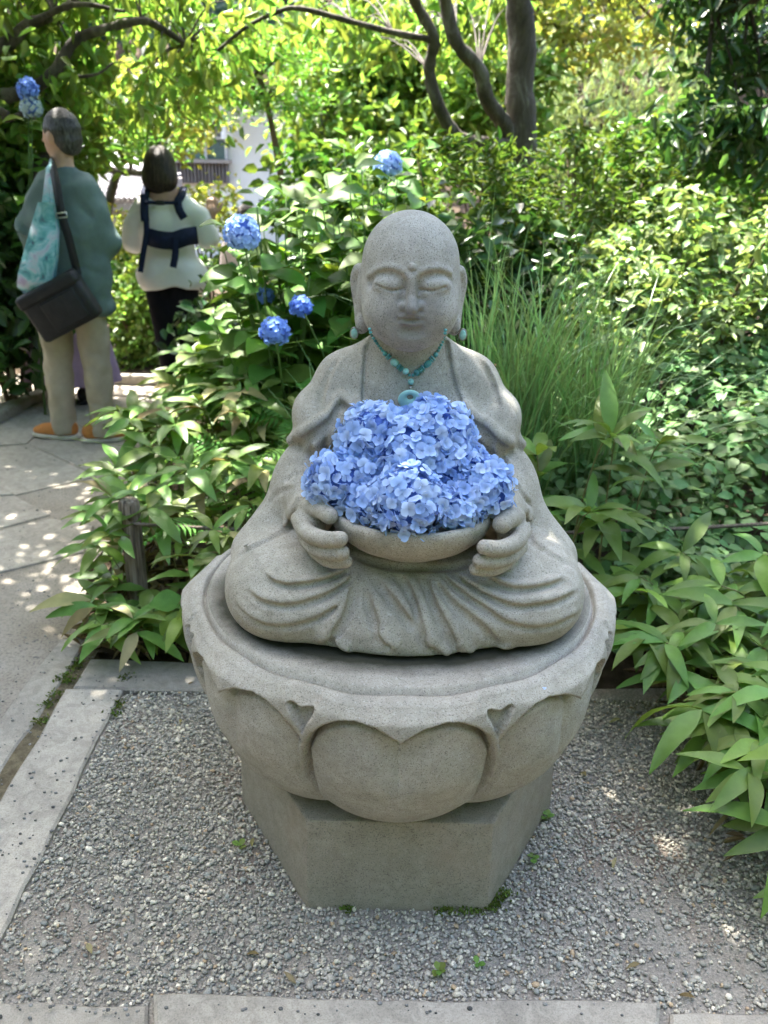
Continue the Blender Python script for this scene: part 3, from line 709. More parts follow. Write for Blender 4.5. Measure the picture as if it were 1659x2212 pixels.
def pebbles():
    rng = np.random.default_rng(3)
    N = 112000
    P = np.stack([rng.uniform(-1.35, 1.55, N), rng.uniform(0.82, 2.32, N)], 1)
    # left edge follows the border strip, right side runs under the bamboo
    e0, e1 = on_ground(266, 1498), on_ground(-104, 2246); t = (P[:, 1] - e0.y) / (e1.y - e0.y); xe = e0.x + (e1.x - e0.x) * t
    keep = P[:, 0] > xe + 0.004
    yb = on_ground(600, 1497).y; keep &= P[:, 1] < yb
    fr = np.interp(P[:, 0], [on_ground(325, 2170).x - 0.001, on_ground(325, 2170).x, on_ground(1430, 2180).x, on_ground(1430, 2180).x + 0.001], [on_ground(100, 2172).y, on_ground(880, 2168).y, on_ground(880, 2172).y, on_ground(1560, 2192).y])
    keep &= P[:, 1] > fr
    q = np.abs(P - np.array([AX, AY])); hexd = np.maximum(q[:, 1], q[:, 0] * 0.8660 + q[:, 1] * 0.5); keep &= hexd > 0.391 * 0.866 + 0.002
    # thinner where the earth shows through
    for cx, cy_, r, d in ((1480, 2060, 0.13, 0.72), (1350, 1900, 0.10, 0.5), (1600, 2130, 0.1, 0.6), (110, 2090, 0.16, 0.55), (150, 1960, 0.10, 0.45), (1180, 2120, 0.05, 0.5), (700, 2080, 0.05, 0.4)):
        g = on_ground(cx, cy_); dd = np.hypot(P[:, 0] - g.x, (P[:, 1] - g.y) * 1.3) + 0.05 * np.sin(P[:, 0] * 61 + P[:, 1] * 37) + 0.03 * np.sin(P[:, 0] * 23 - P[:, 1] * 83)
        keep &= ~((dd < r) & (rng.random(N) < d))
    P = P[keep]; n = len(P)
    ico = bmesh.new(); bmesh.ops.create_icosphere(ico, subdivisions=1, radius=1.0); ico.verts.index_update()
    T = np.array([v.co[:] for v in ico.verts]); F = np.array([[v.index for v in f.verts] for f in ico.faces]); ico.free()
    s = np.clip(rng.lognormal(math.log(0.0031), 0.36, n), 0.0015, 0.0085)
    ax = np.stack([s * rng.uniform(0.95, 1.5, n), s * rng.uniform(0.8, 1.1, n), s * rng.uniform(0.5, 0.8, n)], 1)
    jit = rng.uniform(0.86, 1.14, (n, 12))
    L = T[None] * ax[:, None, :] * jit[:, :, None]
    a = rng.uniform(0, 2 * math.pi, n); c, si = np.cos(a)[:, None], np.sin(a)[:, None]; tl = rng.normal(0, 0.25, (n, 1))
    x = L[..., 0]; y = L[..., 1]; z = L[..., 2] + tl * L[..., 0]
    V = np.stack([P[:, :1] + x * c - y * si, P[:, 1:] + x * si + y * c, z + ax[:, 2:] * 0.2 + rng.uniform(-0.0025, 0.0025, (n, 1))], 2).reshape(-1, 3)
    FF = (F[None] + (np.arange(n) * 12)[:, None, None]).reshape(-1, 3)
    pal = np.array([(0.20, 0.20, 0.192), (0.245, 0.243, 0.23), (0.285, 0.28, 0.262), (0.38, 0.367, 0.32), (0.20, 0.215, 0.215), (0.33, 0.325, 0.30), (0.50, 0.485, 0.44), (0.30, 0.235, 0.165)])
    ci = rng.choice(8, n, p=[0.17, 0.23, 0.19, 0.11, 0.12, 0.11, 0.045, 0.025]); col = pal[ci] * rng.uniform(0.82, 1.2, (n, 1)) * np.array([[1.50, 1.42, 1.28]])
    return V, FF, np.repeat(col, 12, 0)
V, F, C = pebbles()
M_PEB, nt, b = new_mat('river_pebbles'); a_ = nt.nodes.new('ShaderNodeAttribute'); a_.attribute_name = 'tint'
nn_ = noise(nt, 400, 2, 0.6, coord(nt)); rr_ = ramp(nt, nn_.outputs['Fac'], [(0.3, 0.8), (0.7, 1.15)])
nt.links.new(mix(nt, 1.0, a_.outputs['Color'], rr_.outputs[0], 'MULTIPLY'), b.inputs['Base Color']); b.inputs['Roughness'].default_value = 0.75; b.inputs['Specular IOR Level'].default_value = 0.3
gravel = obj('gravel', mesh_np('gravel', V, F, M_PEB, True, C)); tag(gravel, 'loose grey and pale river gravel around the plinth', 'gravel', kind='stuff')

# scattered grit on path and slabs, one mesh
def grit():
    rng = np.random.default_rng(11); n = 900
    P = []
    for _ in range(n):
        x, y = rng.uniform(-60, 330), rng.uniform(960, 2212)
        g = on_ground(x, y); P.append((g.x, g.y, 0.006 if y < 1400 else 0.014))
    for _ in range(60): g = on_ground(rng.uniform(0, 1650), rng.uniform(2185, 2212)); P.append((g.x, g.y, 0.024))
    P = np.array(P); n = len(P)
    ico = bmesh.new(); bmesh.ops.create_icosphere(ico, subdivisions=1, radius=1.0); ico.verts.index_update()
    T = np.array([v.co[:] for v in ico.verts]); F = np.array([[v.index for v in f.verts] for f in ico.faces]); ico.free()
    s = rng.uniform(0.0018, 0.0050, n) * (rng.random(n) ** 0.6)
    V = (P[:, None, :] + T[None] * np.stack([s * 1.3, s, s * 0.7], 1)[:, None, :]).reshape(-1, 3)
    return V, (F[None] + (np.arange(n) * 12)[:, None, None]).reshape(-1, 3), np.repeat(rng.uniform(0.06, 0.3, (n, 1)) * np.array([[1, 0.98, 0.93]]), 12, 0)
V, F, C = grit(); g_ = obj('grit', mesh_np('grit', V, F, M_PEB, True, C)); tag(g_, 'stray dark pebbles scattered over the pale path stones', 'grit', kind='stuff')
# ================================================================ hydrangea heads, jewellery
def petal_mesh(name, seed, size=0.013, petals=4, cup=0.25):
    rng = random.Random(seed); V = []; F = []
    for k in range(petals):
        a = 2 * math.pi * k / petals + rng.uniform(-0.15, 0.15); L = size * rng.uniform(0.9, 1.12); W = L * rng.uniform(0.50, 0.60); tilt = rng.uniform(-0.35, 0.45)
        rows = [(0.06, 0.10), (0.38, 0.80), (0.72, 1.0), (1.0, 0.35)]
        n0 = len(V)
        for t, w in rows:
            for s in (-1, 0, 1):
                x = s * w * W; y = t * L * (1.0 if s == 0 else 0.95)
                z = L * (cup * t * (1 - 0.6 * t) + tilt * t * t) + abs(s) * W * 0.20 * w * rng.uniform(0.2, 1.2)
                V.append((x * math.cos(a) - y * math.sin(a), x * math.sin(a) + y * math.cos(a), z + 0.0006 * k))
        for r in range(3):
            for c in range(2):
                i = n0 + r * 3 + c; F.append((i, i + 1, i + 4, i + 3))
    n0 = len(V)
    for q in range(5): V.append((0.0011 * math.cos(q * 1.2566), 0.0011 * math.sin(q * 1.2566), size * 0.06))
    V.append((0, 0, size * 0.16))
    for q in range(5): F.append((n0 + q, n0 + (q + 1) % 5, n0 + 5))
    return mesh_np(name, V, F)
def flower_mat(name, c1, c2):
    m, nt, b = new_mat(name); oi = nt.nodes.new('ShaderNodeObjectInfo'); v = coord(nt)
    c = mix(nt, oi.outputs['Random'], c1, c2)
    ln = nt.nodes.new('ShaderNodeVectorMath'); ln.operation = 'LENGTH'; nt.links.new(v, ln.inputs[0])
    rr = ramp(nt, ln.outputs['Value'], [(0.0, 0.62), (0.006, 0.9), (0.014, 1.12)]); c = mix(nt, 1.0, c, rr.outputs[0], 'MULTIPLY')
    nt.links.new(c, b.inputs['Base Color']); b.inputs['Roughness'].default_value = 0.6; b.inputs['Specular IOR Level'].default_value = 0.2
    tr = nt.nodes.new('ShaderNodeBsdfTranslucent'); nt.links.new(c, tr.inputs['Color']); ms = nt.nodes.new('ShaderNodeMixShader'); ms.inputs[0].default_value = 0.3
    nt.links.new(b.outputs[0], ms.inputs[1]); nt.links.new(tr.outputs[0], ms.inputs[2]); nt.links.new(ms.outputs[0], nt.nodes['Material Output'].inputs['Surface'])
    return m
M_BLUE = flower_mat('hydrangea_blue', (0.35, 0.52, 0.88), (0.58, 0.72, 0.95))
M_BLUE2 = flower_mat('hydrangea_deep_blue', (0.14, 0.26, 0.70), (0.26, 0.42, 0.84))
M_CORE = plain('flower_core', (0.09, 0.16, 0.44), 0.8, 0.1, 0.3, 60)
M_STEM = plain('green_stem', (0.10, 0.17, 0.05), 0.6, 0.3, 0.25, 40)
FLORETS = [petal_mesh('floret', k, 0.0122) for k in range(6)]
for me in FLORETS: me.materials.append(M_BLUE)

def frame(d, spin=0.0):
    z = Vector(d).normalized(); x = z.orthogonal().normalized(); y = z.cross(x)
    M = Matrix((x, y, z)).transposed(); return M @ Matrix.Rotation(spin, 3, 'Z')
def core_mesh(r, seed):
    bm = bmesh.new(); bmesh.ops.create_icosphere(bm, subdivisions=2, radius=r); rg = random.Random(seed)
    for v in bm.verts: v.co *= rg.uniform(0.9, 1.06)
    me = bpy.data.meshes.new('core'); bm.to_mesh(me); bm.free(); me.materials.append(M_CORE); return me
def cut_head(c, r, n, squash, label, seed):
    rg = random.Random(seed)
    h = empty('hydrangea_flower', tuple(c), label, 'flower', 'blue hydrangea heads in the bowl')
    co = obj('core', core_mesh(r * 0.83, seed), h); co.scale = (1, 1, squash)
    for i in range(n):
        z = 1 - 1.72 * (i + 0.5) / n; q = math.sqrt(max(0, 1 - z * z)); a = i * 2.39996
        d = Vector((q * math.cos(a), q * math.sin(a), z)) + Vector((rg.gauss(0, 0.07), rg.gauss(0, 0.07), rg.gauss(0, 0.07)))
        d.normalize(); rr = r * rg.uniform(0.82, 1.06)
        o = obj('floret', FLORETS[rg.randrange(6)], h)
        nrm = (d + Vector((rg.gauss(0, 0.50), rg.gauss(0, 0.50), rg.gauss(0, 0.45)))).normalized()
        s = rg.uniform(0.85, 1.18)
        o.matrix_basis = Matrix.Translation((d.x * rr, d.y * rr, d.z * rr * squash)) @ (frame(nrm, rg.uniform(0, 6.28))).to_4x4() @ Matrix.Scale(s, 4)
    return h
K6 = lambda cx, cy_, Y: at(597 + 0.36 * cx, 829.5 + 0.36 * cy_, Y)
for cx, cy_, Y, r, sq, lab in ((600, 340, 1.575, 0.074, 0.95, 'blue hydrangea head on top of the bowl, below the pendant, toward the hydrangea bush side'),
                            (950, 310, 1.575, 0.076, 0.95, 'blue hydrangea head on top of the bowl, toward the tall grass side'),
                            (370, 585, 1.515, 0.060, 0.95, 'blue hydrangea head resting against the statue thumb on the path side'),
                            (790, 715, 1.440, 0.071, 0.95, 'pale blue hydrangea head hanging over the front rim of the bowl'),
                            (1215, 640, 1.510, 0.063, 0.98, 'blue hydrangea head resting against the statue thumb on the vine side'),
                            (790, 430, 1.535, 0.072, 1.0, 'darker blue hydrangea head wedged in the middle of the heap in the bowl'),
                            (560, 540, 1.535, 0.058, 1.0, 'blue hydrangea head filling the heap above the path-side thumb'),
                            (1060, 500, 1.540, 0.060, 1.0, 'blue hydrangea head filling the heap above the vine-side thumb'),
                            (560, 720, 1.470, 0.045, 0.9, 'small blue hydrangea head low at the bowl rim beside the overhanging front one'),
                            (1085, 760, 1.462, 0.044, 0.9, 'small blue hydrangea head low at the bowl rim between front and thumb-side heads')):
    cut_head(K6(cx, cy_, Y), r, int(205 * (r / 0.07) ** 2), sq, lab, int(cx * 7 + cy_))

# ---- turquoise necklace on the chest
def turq(name, col, rough=0.35):
    m, nt, b = new_mat(name); v = coord(nt); n = noise(nt, 160, 4, 0.6, v)
    r = ramp(nt, n.outputs['Fac'], [(0.3, [c * 0.75 for c in col]), (0.6, col), (0.8, [min(1, c * 1.25) for c in col])])
    oi = nt.nodes.new('ShaderNodeObjectInfo'); hs = nt.nodes.new('ShaderNodeHueSaturation'); mr = nt.nodes.new('ShaderNodeMapRange'); nt.links.new(oi.outputs['Random'], mr.inputs[0])
    mr.inputs[3].default_value = 0.75; mr.inputs[4].default_value = 1.2; nt.links.new(mr.outputs[0], hs.inputs['Value']); nt.links.new(r.outputs[0], hs.inputs['Color'])
    nt.links.new(hs.outputs[0], b.inputs['Base Color']); b.inputs['Roughness'].default_value = rough; return m
M_TURQ = turq('turquoise', (0.10, 0.36, 0.36)); M_TURQ_PALE = turq('pale_turquoise', (0.30, 0.60, 0.55), 0.3)
M_SILVER = plain('dark_silver', (0.30, 0.29, 0.27), 0.35, 0.5, 0.3, 400, metal=0.9)
def ball(name, r, sx=1, sy=1, sz=1, seg=14, mat=None):
    bm = bmesh.new(); bmesh.ops.create_uvsphere(bm, u_segments=seg, v_segments=max(6, seg // 2 + 1), radius=r)
    for v in bm.verts: v.co = Vector((v.co.x * sx, v.co.y * sy, v.co.z * sz))
    me = bpy.data.meshes.new(name); bm.to_mesh(me); bm.free(); me.shade_smooth()
    if mat: me.materials.append(mat)
    return me
neck = empty('turquoise_necklace', tuple(OFF + np.array((0, -0.05, 0.44))), 'turquoise bead necklace with a pale ring pendant around the statue neck', 'necklace')
NL = Vector(neck.location)
def surf(cx, cy_, off=0.0):
    x, y = 696.8 + 0.24 * cx, 431.3 + 0.24 * cy_
    h = BODYV.cast([(x, y)], OFF)
    p = Vector(h[0]) + Vector(OFF) if h else at(x, y, 1.64)
    return p - ray(x, y).normalized() * off - NL
U5 = 0.000212
def bead(cx, cy_, r, shape=(1, 1, 1), mat=M_TURQ, name='bead', ang=0.0):
    o = obj(name, ball(name, r * U5, *shape, mat=mat), neck); o.location = surf(cx, cy_, r * U5 * 0.8); o.rotation_euler = (0, ang, 0); return o
left = [(422, 1165), (432, 1195), (444, 1222), (458, 1247), (474, 1272), (490, 1294), (507, 1316), (524, 1338), (541, 1360)]
right = [(1107, 1175), (1103, 1203), (1096, 1230), (1088, 1256), (1078, 1282), (1067, 1308), (1055, 1334), (1042, 1360)]
for x, y in left + right: bead(x, y, 17, (1, 1, 0.85))
for x, y, r in ((562, 1386, 24), (1018, 1396, 25), (748, 1545, 31), (852, 1556, 33)): bead(x, y, r, mat=M_TURQ_PALE if x == 748 else M_TURQ)
for x, y, a in ((586, 1408, 0.8), (600, 1422, 0.8), (684, 1502, 0.65), (698, 1514, 0.6), (712, 1526, 0.6), (880, 1538, -0.6), (893, 1526, -0.6), (906, 1513, -0.65), (980, 1442, -0.8), (994, 1426, -0.8)):
    bead(x, y, 32, (0.30, 1, 1), ang=a)
bead(648, 1468, 40, (1.15, 0.7, 0.9), M_TURQ_PALE, ang=0.75); bead(946, 1480, 38, (1.2, 0.7, 0.8), ang=-0.75)
bead(780, 1577, 16); bead(816, 1580, 16); bead(795, 1640, 30, mat=M_TURQ_PALE)
mb = MB(); p0, p1 = surf(792, 1672, 0.004), surf(788, 1742, 0.006)
mb.tube([p0, p0.lerp(p1, 0.3), p0.lerp(p1, 0.7), p1], [0.0015, 0.0032, 0.0036, 0.0022], 8); mb.build('bail', M_SILVER, neck)
R, rr, hole = 0.0138, 0.0084, None
V = []; F = []
for i in range(40):
    for j in range(12):
        a, b_ = 2 * math.pi * i / 40, 2 * math.pi * j / 12
        cx_ = (R + (0.0012 if True else 0)) * math.cos(a); cz_ = R * math.sin(a) - 0.001
        w = rr * (1.0 + 0.28 * -math.sin(a))
        V.append((cx_ * (1 + w / R * math.cos(b_)), 0.0035 * math.sin(b_), cz_ * (1 + w / R * math.cos(b_))))
        F.append((i * 12 + j, ((i + 1) % 40) * 12 + j, ((i + 1) % 40) * 12 + (j + 1) % 12, i * 12 + (j + 1) % 12))
pen = obj('ring_pendant', mesh_np('ring_pendant', V, F, plain('pale_jade', (0.42, 0.72, 0.66), 0.3, 0.5, 0.08, 60)), neck); pen.location = surf(787, 1785, 0.006); pen.rotation_euler = (math.radians(14), 0, 0)
# ---- earrings hanging from the lobes
for s, cx, cy_, side in ((-1, 285, 1200, 'hydrangea'), (1, 1262, 1215, 'tall grass')):
    x, y = 696.8 + 0.24 * cx, 431.3 + 0.24 * cy_; p = at(x, y, AY - 0.004)
    e = empty('earring', tuple(p), 'oval turquoise earring in silver setting hanging from the lobe on the %s side' % side, 'earring', 'turquoise earrings')
    obj('stone', ball('stone', 1, 0.0066, 0.004, 0.0098, 18, M_TURQ_PALE), e, (0, -0.002, 0))
    mb = MB(); ring = [(0.0074 * math.cos(t * math.pi / 12), 0, 0.0108 * math.sin(t * math.pi / 12)) for t in range(25)]
    mb.tube(ring, 0.0016, 6); mb.build('setting', M_SILVER, e)
    mb = MB(); lob = Vector((AX + s * 0.094, AY + 0.004, DECK + 0.556)) - Vector(p)
    mb.tube([(0, 0, 0.0108), Vector((0, 0, 0.0108)).lerp(lob, 0.5) + Vector((0, -0.002, 0.002)), lob], 0.0011, 6); mb.build('hook', M_SILVER, e)
# ================================================================ near planting: beds, bamboo grass, vine, hydrangea bush, grass, fence
def leaf_mesh(name, L, W, arch=0.25, fold=0.18, seg=6, tipw=1.0, widest=0.4, wave=0.0, seed=0):
    """lanceolate leaf along +Y, face up; two halves folded on the midrib"""
    rg = random.Random(seed); V = []; F = []
    for i in range(seg + 1):
        t = i / seg
        w = (t / widest) ** 0.62 if t < widest else max(0.0, 1 - ((t - widest) / (1 - widest)) ** 1.9) ** 0.85
        w = W / 2 * max(w, 0.03); y = L * t * (1 - 0.10 * arch * t); z = L * arch * (0.35 * math.sin(t * math.pi * 0.55) * 0.8 - 1.0 * t * t)
        wv = wave * W * math.sin(t * 9 + seed)
        V += [(-w, y, z + w * fold * 2 * 0.9 + wv), (0, y, z), (w, y, z + w * fold * 2 * 0.9 - wv)]
    for i in range(seg):
        a = i * 3; F += [(a, a + 1, a + 4, a + 3), (a + 1, a + 2, a + 5, a + 4)]
    return mesh_np(name, V, F)
def orient(d, up):
    y = Vector(d).normalized(); u = Vector(up); z = (u - y * u.dot(y))
    if z.length < 1e-4: z = y.orthogonal()
    z.normalize(); x = y.cross(z); return Matrix((x, y, z)).transposed()
def put(me, name, parent, p, d, up, s=1.0):
    """p is relative to the parent's origin"""
    o = bpy.data.objects.new(name, me); COL.objects.link(o); o.parent = parent
    o.matrix_basis = Matrix.Translation(p) @ orient(d, up).to_4x4() @ Matrix.Scale(s, 4); return o

M_SASA = leaf_mat('bamboo_grass_leaf', (0.082, 0.158, 0.030), (0.165, 0.268, 0.055), 0.34, 0.42, vein=0.12, spec=0.35, vdir='X')
M_SASA_L = leaf_mat('bamboo_grass_young_leaf', (0.14, 0.25, 0.045), (0.23, 0.34, 0.06), 0.45, 0.42, vein=0.12, vdir='X')
M_DRY = leaf_mat('dry_leaf', (0.22, 0.18, 0.075), (0.36, 0.32, 0.17), 0.25, 0.7, spec=0.2)
M_CULM = plain('bamboo_culm', (0.20, 0.19, 0.08), 0.6, 0.3, 0.3, 20)
M_HYDR = leaf_mat('hydrangea_leaf', (0.058, 0.135, 0.022), (0.130, 0.245, 0.042), 0.36, 0.5, vein=0.10, spec=0.25)
M_HYDR_Y = leaf_mat('hydrangea_young_leaf', (0.16, 0.30, 0.03), (0.25, 0.36, 0.05), 0.5, 0.45)
M_VINE = leaf_mat('vine_leaf', (0.075, 0.165, 0.050), (0.155, 0.270, 0.095), 0.34, 0.5, vein=0.04, spec=0.4)
M_TWIG = plain('brown_twig', (0.10, 0.072, 0.045), 0.8, 0.2, 0.3, 40)
M_FERN = leaf_mat('fern_leaf', (0.13, 0.27, 0.05), (0.20, 0.36, 0.08), 0.45, 0.5)

SASA = [leaf_mesh('leaf', 0.158, 0.043, 0.20 + 0.09 * (k % 4), 0.15, 7, widest=0.36, wave=0.06, seed=k) for k in range(8)]
for i, me in enumerate(SASA): me.materials.append(M_SASA_L if i in (3,) else (M_DRY if i == 7 else M_SASA))
SASA_RIGHT = [leaf_mesh('leaf', 0.175, 0.044, 0.24 + 0.09 * (k % 4), 0.15, 7, widest=0.36, wave=0.06, seed=k + 20) for k in range(8)]
for i, me in enumerate(SASA_RIGHT): me.materials.append(M_SASA_L if i == 5 else M_SASA)

def culm_mesh(pts, r0, r1, mat, name='stem', n=5):
    V, F = tube_np(pts, [r0 + (r1 - r0) * i / (len(pts) - 1) for i in range(len(pts))], n, True)
    return mesh_np(name, V, F, mat)
def zone(x, y, lab):
    if lab == LBL_L:
        for (zx, zy, r, t) in ((-0.83, 2.62, 0.16, 'around the short weathered wooden post'), (-0.62, 2.42, 0.14, 'at the gravel corner by the lotus seat')):
            if (x - zx) ** 2 + (y - zy) ** 2 < r * r: return 'striped bamboo grass plant ' + t
        if y > 3.75: return 'bamboo grass plant at the feet of the hydrangea bushes'
        if x < -0.84: return 'bamboo grass plant leaning out over the path edge'
        if x > -0.5: return 'bamboo grass plant close behind the statue elbow on the path side'
        if y > 3.15: return 'bamboo grass plant among the ferns before the hydrangea bushes'
        return 'low bamboo grass plant with striped green leaves in the middle of the path-side bed'
    if lab == LBL_R:
        if y < 1.66: return 'glossy bamboo grass plant with long leaves hanging lowest over the gravel'
        if x < 1.12: return 'glossy bamboo grass plant beside the lotus petals on the vine side'
        if y > 2.4: return 'glossy bamboo grass plant rising into the vine bank'
        if x > 1.5: return 'glossy bamboo grass plant deep in the bed near the half hidden fence post'
        if y < 2.0: return 'glossy bamboo grass plant in the row along the gravel opposite the plinth'
        if x < 1.3: return 'glossy bamboo grass plant just inside the clump beside the lotus seat'
        return 'glossy broad-leaved bamboo grass plant massed between gravel and vine bank'
    return lab
def sasa(root, h, lean, label, group, nl=7, scale=1.0, pool=SASA, droop=0.0, rg=random):
    if abs(root[0] + 0.80) < 0.13 and root[1] < 2.64: h = min(h, 0.12)      # keeps the wooden post in view
    r = Vector(root); p = empty('bamboo_grass_plant', tuple(r), zone(r.x, r.y, label), 'bamboo grass', group)
    ln = Vector((lean[0], lean[1], 0)); pts = [Vector((0, 0, 0)), ln * 0.25 + Vector((0, 0, h * 0.55)), ln * 0.65 + Vector((0, 0, h * 0.9)), ln + Vector((0, 0, h))]
    pts = spline(pts, 3); obj('stem', culm_mesh([tuple(q) for q in pts], 0.003 * scale, 0.0018 * scale, M_CULM), p)
    a0 = rg.uniform(0, 6.28); n = len(pts)
    for k in range(nl):
        t = 1.0 if k < 4 else rg.uniform(0.5, 0.92)
        b = pts[min(n - 1, int(t * (n - 1)))]
        a = a0 + k * 2.4 + rg.uniform(-0.4, 0.4)
        d = Vector((math.cos(a), math.sin(a), rg.uniform(-0.25, 0.55) - droop)) + ln.normalized() * 0.55 if ln.length > 1e-6 else Vector((math.cos(a), math.sin(a), rg.uniform(0, 0.5)))
        ki = rg.randrange(len(pool)) if rg.random() > 0.25 else rg.randrange(min(3, len(pool)))
        put(pool[ki], 'leaf', p, b, d, Vector((0, -0.22, 1)) + Vector((rg.gauss(0, 0.25), rg.gauss(0, 0.25), 0)), scale * rg.uniform(0.75, 1.2))
    return p
def in_poly(x, y, poly):
    c = False; n = len(poly)
    for i in range(n):
        (x1, y1), (x2, y2) = poly[i], poly[(i + 1) % n]
        if (y1 > y) != (y2 > y) and x < (x2 - x1) * (y - y1) / (y2 - y1) + x1: c = not c
    return c
def scatter(poly, n, mind, seed):
    rg = random.Random(seed); xs = [q[0] for q in poly]; ys = [q[1] for q in poly]; out = []; tries = 0
    while len(out) < n and tries < n * 60:
        tries += 1; x, y = rg.uniform(min(xs), max(xs)), rg.uniform(min(ys), max(ys))
        if in_poly(x, y, poly) and all((x - a) ** 2 + (y - b) ** 2 > mind * mind for a, b in out): out.append((x, y))
    return out

# soil of the two planting beds, gently heaped
def bed_height(x, y):
    if x < 0.15: return 0.015 + 0.16 * min(1, max(0, (y - 2.4) / 2.2))
    return 0.01 + 0.42 * min(1, max(0, (y - 2.5) / 2.6)) ** 0.9 + 0.12 * min(1, max(0, (x - 0.9) / 1.5))
def bed(name, poly, step=0.12):
    xs = [q[0] for q in poly]; ys = [q[1] for q in poly]; bm = bmesh.new()
    nx, ny = int((max(xs) - min(xs)) / step) + 1, int((max(ys) - min(ys)) / step) + 1; g = {}
    for i in range(nx + 1):
        for j in range(ny + 1):
            x, y = min(xs) + i * step, min(ys) + j * step
            if in_poly(x, y, poly): g[i, j] = bm.verts.new((x, y, bed_height(x, y) + random.uniform(-0.012, 0.012)))
    for (i, j) in list(g):
        if (i + 1, j) in g and (i, j + 1) in g and (i + 1, j + 1) in g: bm.faces.new((g[i, j], g[i + 1, j], g[i + 1, j + 1], g[i, j + 1]))
    me = bpy.data.meshes.new(name); bm.to_mesh(me); bm.free(); me.shade_smooth(); me.materials.append(M_SOIL); o = obj(name, me); o['kind'] = 'structure'; return o
BED_L = [(-0.98, 2.36), (0.3, 2.36), (0.3, 6.6), (-1.15, 6.6), (-1.12, 3.3)]
BED_R = [(0.3, 2.36), (0.85, 2.36), (0.95, 1.4), (6.0, 1.2), (9.0, 9.0), (0.3, 9.0)]
bed('planting_bed', BED_L); bed('planting_bed', BED_R, 0.16)

# ---- bamboo grass, left bed (spills over rope fence and path edge)
LBL_L = 'low bamboo grass plant with striped green leaves in the bed beside the path'
LBL_R = 'glossy broad-leaved bamboo grass plant overhanging the gravel opposite the path'
LBL_M = 'bamboo grass plant growing close behind the statue beside the tall grass'
rg = random.Random(21)
polyL = [(-0.86, 2.52), (-0.42, 2.52), (-0.28, 3.2), (-0.22, 4.2), (-0.95, 4.5), (-1.02, 3.5)]
for x, y in scatter(polyL, 125, 0.070, 5):
    fx = -0.08 if x < -0.7 else 0.0; front = max(0, 2.95 - y)
    hmax = 0.30 + 0.17 * min(1, (y - 2.4) / 0.9) + (0.06 if x > -0.6 else 0)
    sasa((x, y, bed_height(x, y)), hmax * rg.uniform(0.55, 1.1), (rg.gauss(-0.01 + fx * 0.4, 0.06), rg.gauss(-0.06 - 0.09 * front, 0.06)), LBL_L, 'bamboo grass in the bed beside the path', rg.randint(7, 9), rg.uniform(0.8, 1.1), rg=rg)
for x, y, lx, ly, h in ((-0.82, 2.44, -0.06, -0.10, 0.12), (-0.74, 2.42, -0.02, -0.12, 0.20), (-0.63, 2.42, 0.02, -0.10, 0.16), (-0.55, 2.44, 0.03, -0.10, 0.26), (-0.86, 2.50, -0.08, -0.05, 0.22), (-0.88, 2.66, -0.09, -0.04, 0.26), (-0.90, 2.85, -0.10, -0.06, 0.30), (-0.48, 2.46, 0.02, -0.06, 0.34), (-0.70, 2.47, -0.04, -0.08, 0.30), (-0.86, 2.56, -0.1, -0.06, 0.14), (-0.80, 2.52, -0.05, -0.05, 0.10), (-0.66, 2.5, 0.0, -0.06, 0.10), (-0.58, 2.52, 0.02, -0.05, 0.16), (-0.5, 2.55, 0.0, -0.05, 0.2), (-0.72, 2.56, 0.0, -0.05, 0.16), (-0.45, 2.42, 0.02, -0.05, 0.14), (-0.89, 2.72, -0.06, -0.06, 0.12), (-0.91, 2.95, -0.07, -0.05, 0.14), (-0.93, 3.1, -0.07, -0.05, 0.2)):
    sasa((x, y, 0.01), h, (lx, ly), LBL_L, 'bamboo grass in the bed beside the path', 8, rg.uniform(0.85, 1.1), droop=0.1, rg=rg)
# ---- bamboo grass, right bed over the gravel
polyR = [(0.98, 1.72), (1.75, 1.45), (1.95, 2.45), (1.1, 2.42), (0.84, 2.38), (0.92, 2.0)]
for x, y in scatter(polyR, 125, 0.065, 9):
    edge = max(0, 1.35 - x)
    sasa((x, y, bed_height(x, y)), (0.24 + 0.16 * min(1, (y - 1.5) / 1.2)) * rg.uniform(0.6, 1.15), (rg.gauss(-0.10 - 0.12 * edge, 0.05), rg.gauss(-0.10, 0.06)), LBL_R, 'bamboo grass overhanging the gravel', rg.randint(7, 9), rg.uniform(0.82, 1.08), SASA_RIGHT, droop=0.12, rg=rg)
for x, y, lx, ly, h in ((0.98, 1.62, -0.17, -0.10, 0.26), (1.02, 1.52, -0.16, -0.12, 0.20), (1.08, 1.45, -0.14, -0.14, 0.15), (0.94, 1.80, -0.17, -0.08, 0.28), (1.16, 1.50, -0.10, -0.16, 0.24), (0.90, 2.05, -0.14, -0.06, 0.30), (1.12, 1.62, -0.14, -0.12, 0.34)):
    sasa((x, y, 0.01), h, (lx, ly), LBL_R, 'bamboo grass overhanging the gravel', 9, rg.uniform(0.9, 1.1), SASA_RIGHT, droop=0.2, rg=rg)
# ---- a few beside the statue shoulder on the grass side
for x, y, h in ((0.50, 2.55, 0.62), (0.62, 2.62, 0.70), (0.74, 2.66, 0.66), (0.58, 2.50, 0.52), (0.70, 2.50, 0.45), (0.45, 2.6, 0.5), (0.84, 2.7, 0.6)):
    sasa((x, y, bed_height(x, y)), h, (rg.gauss(0, 0.05), rg.gauss(-0.06, 0.04)), LBL_M, 'bamboo grass close behind the statue', 8, rg.uniform(0.95, 1.2), SASA_RIGHT, droop=-0.35, rg=rg)

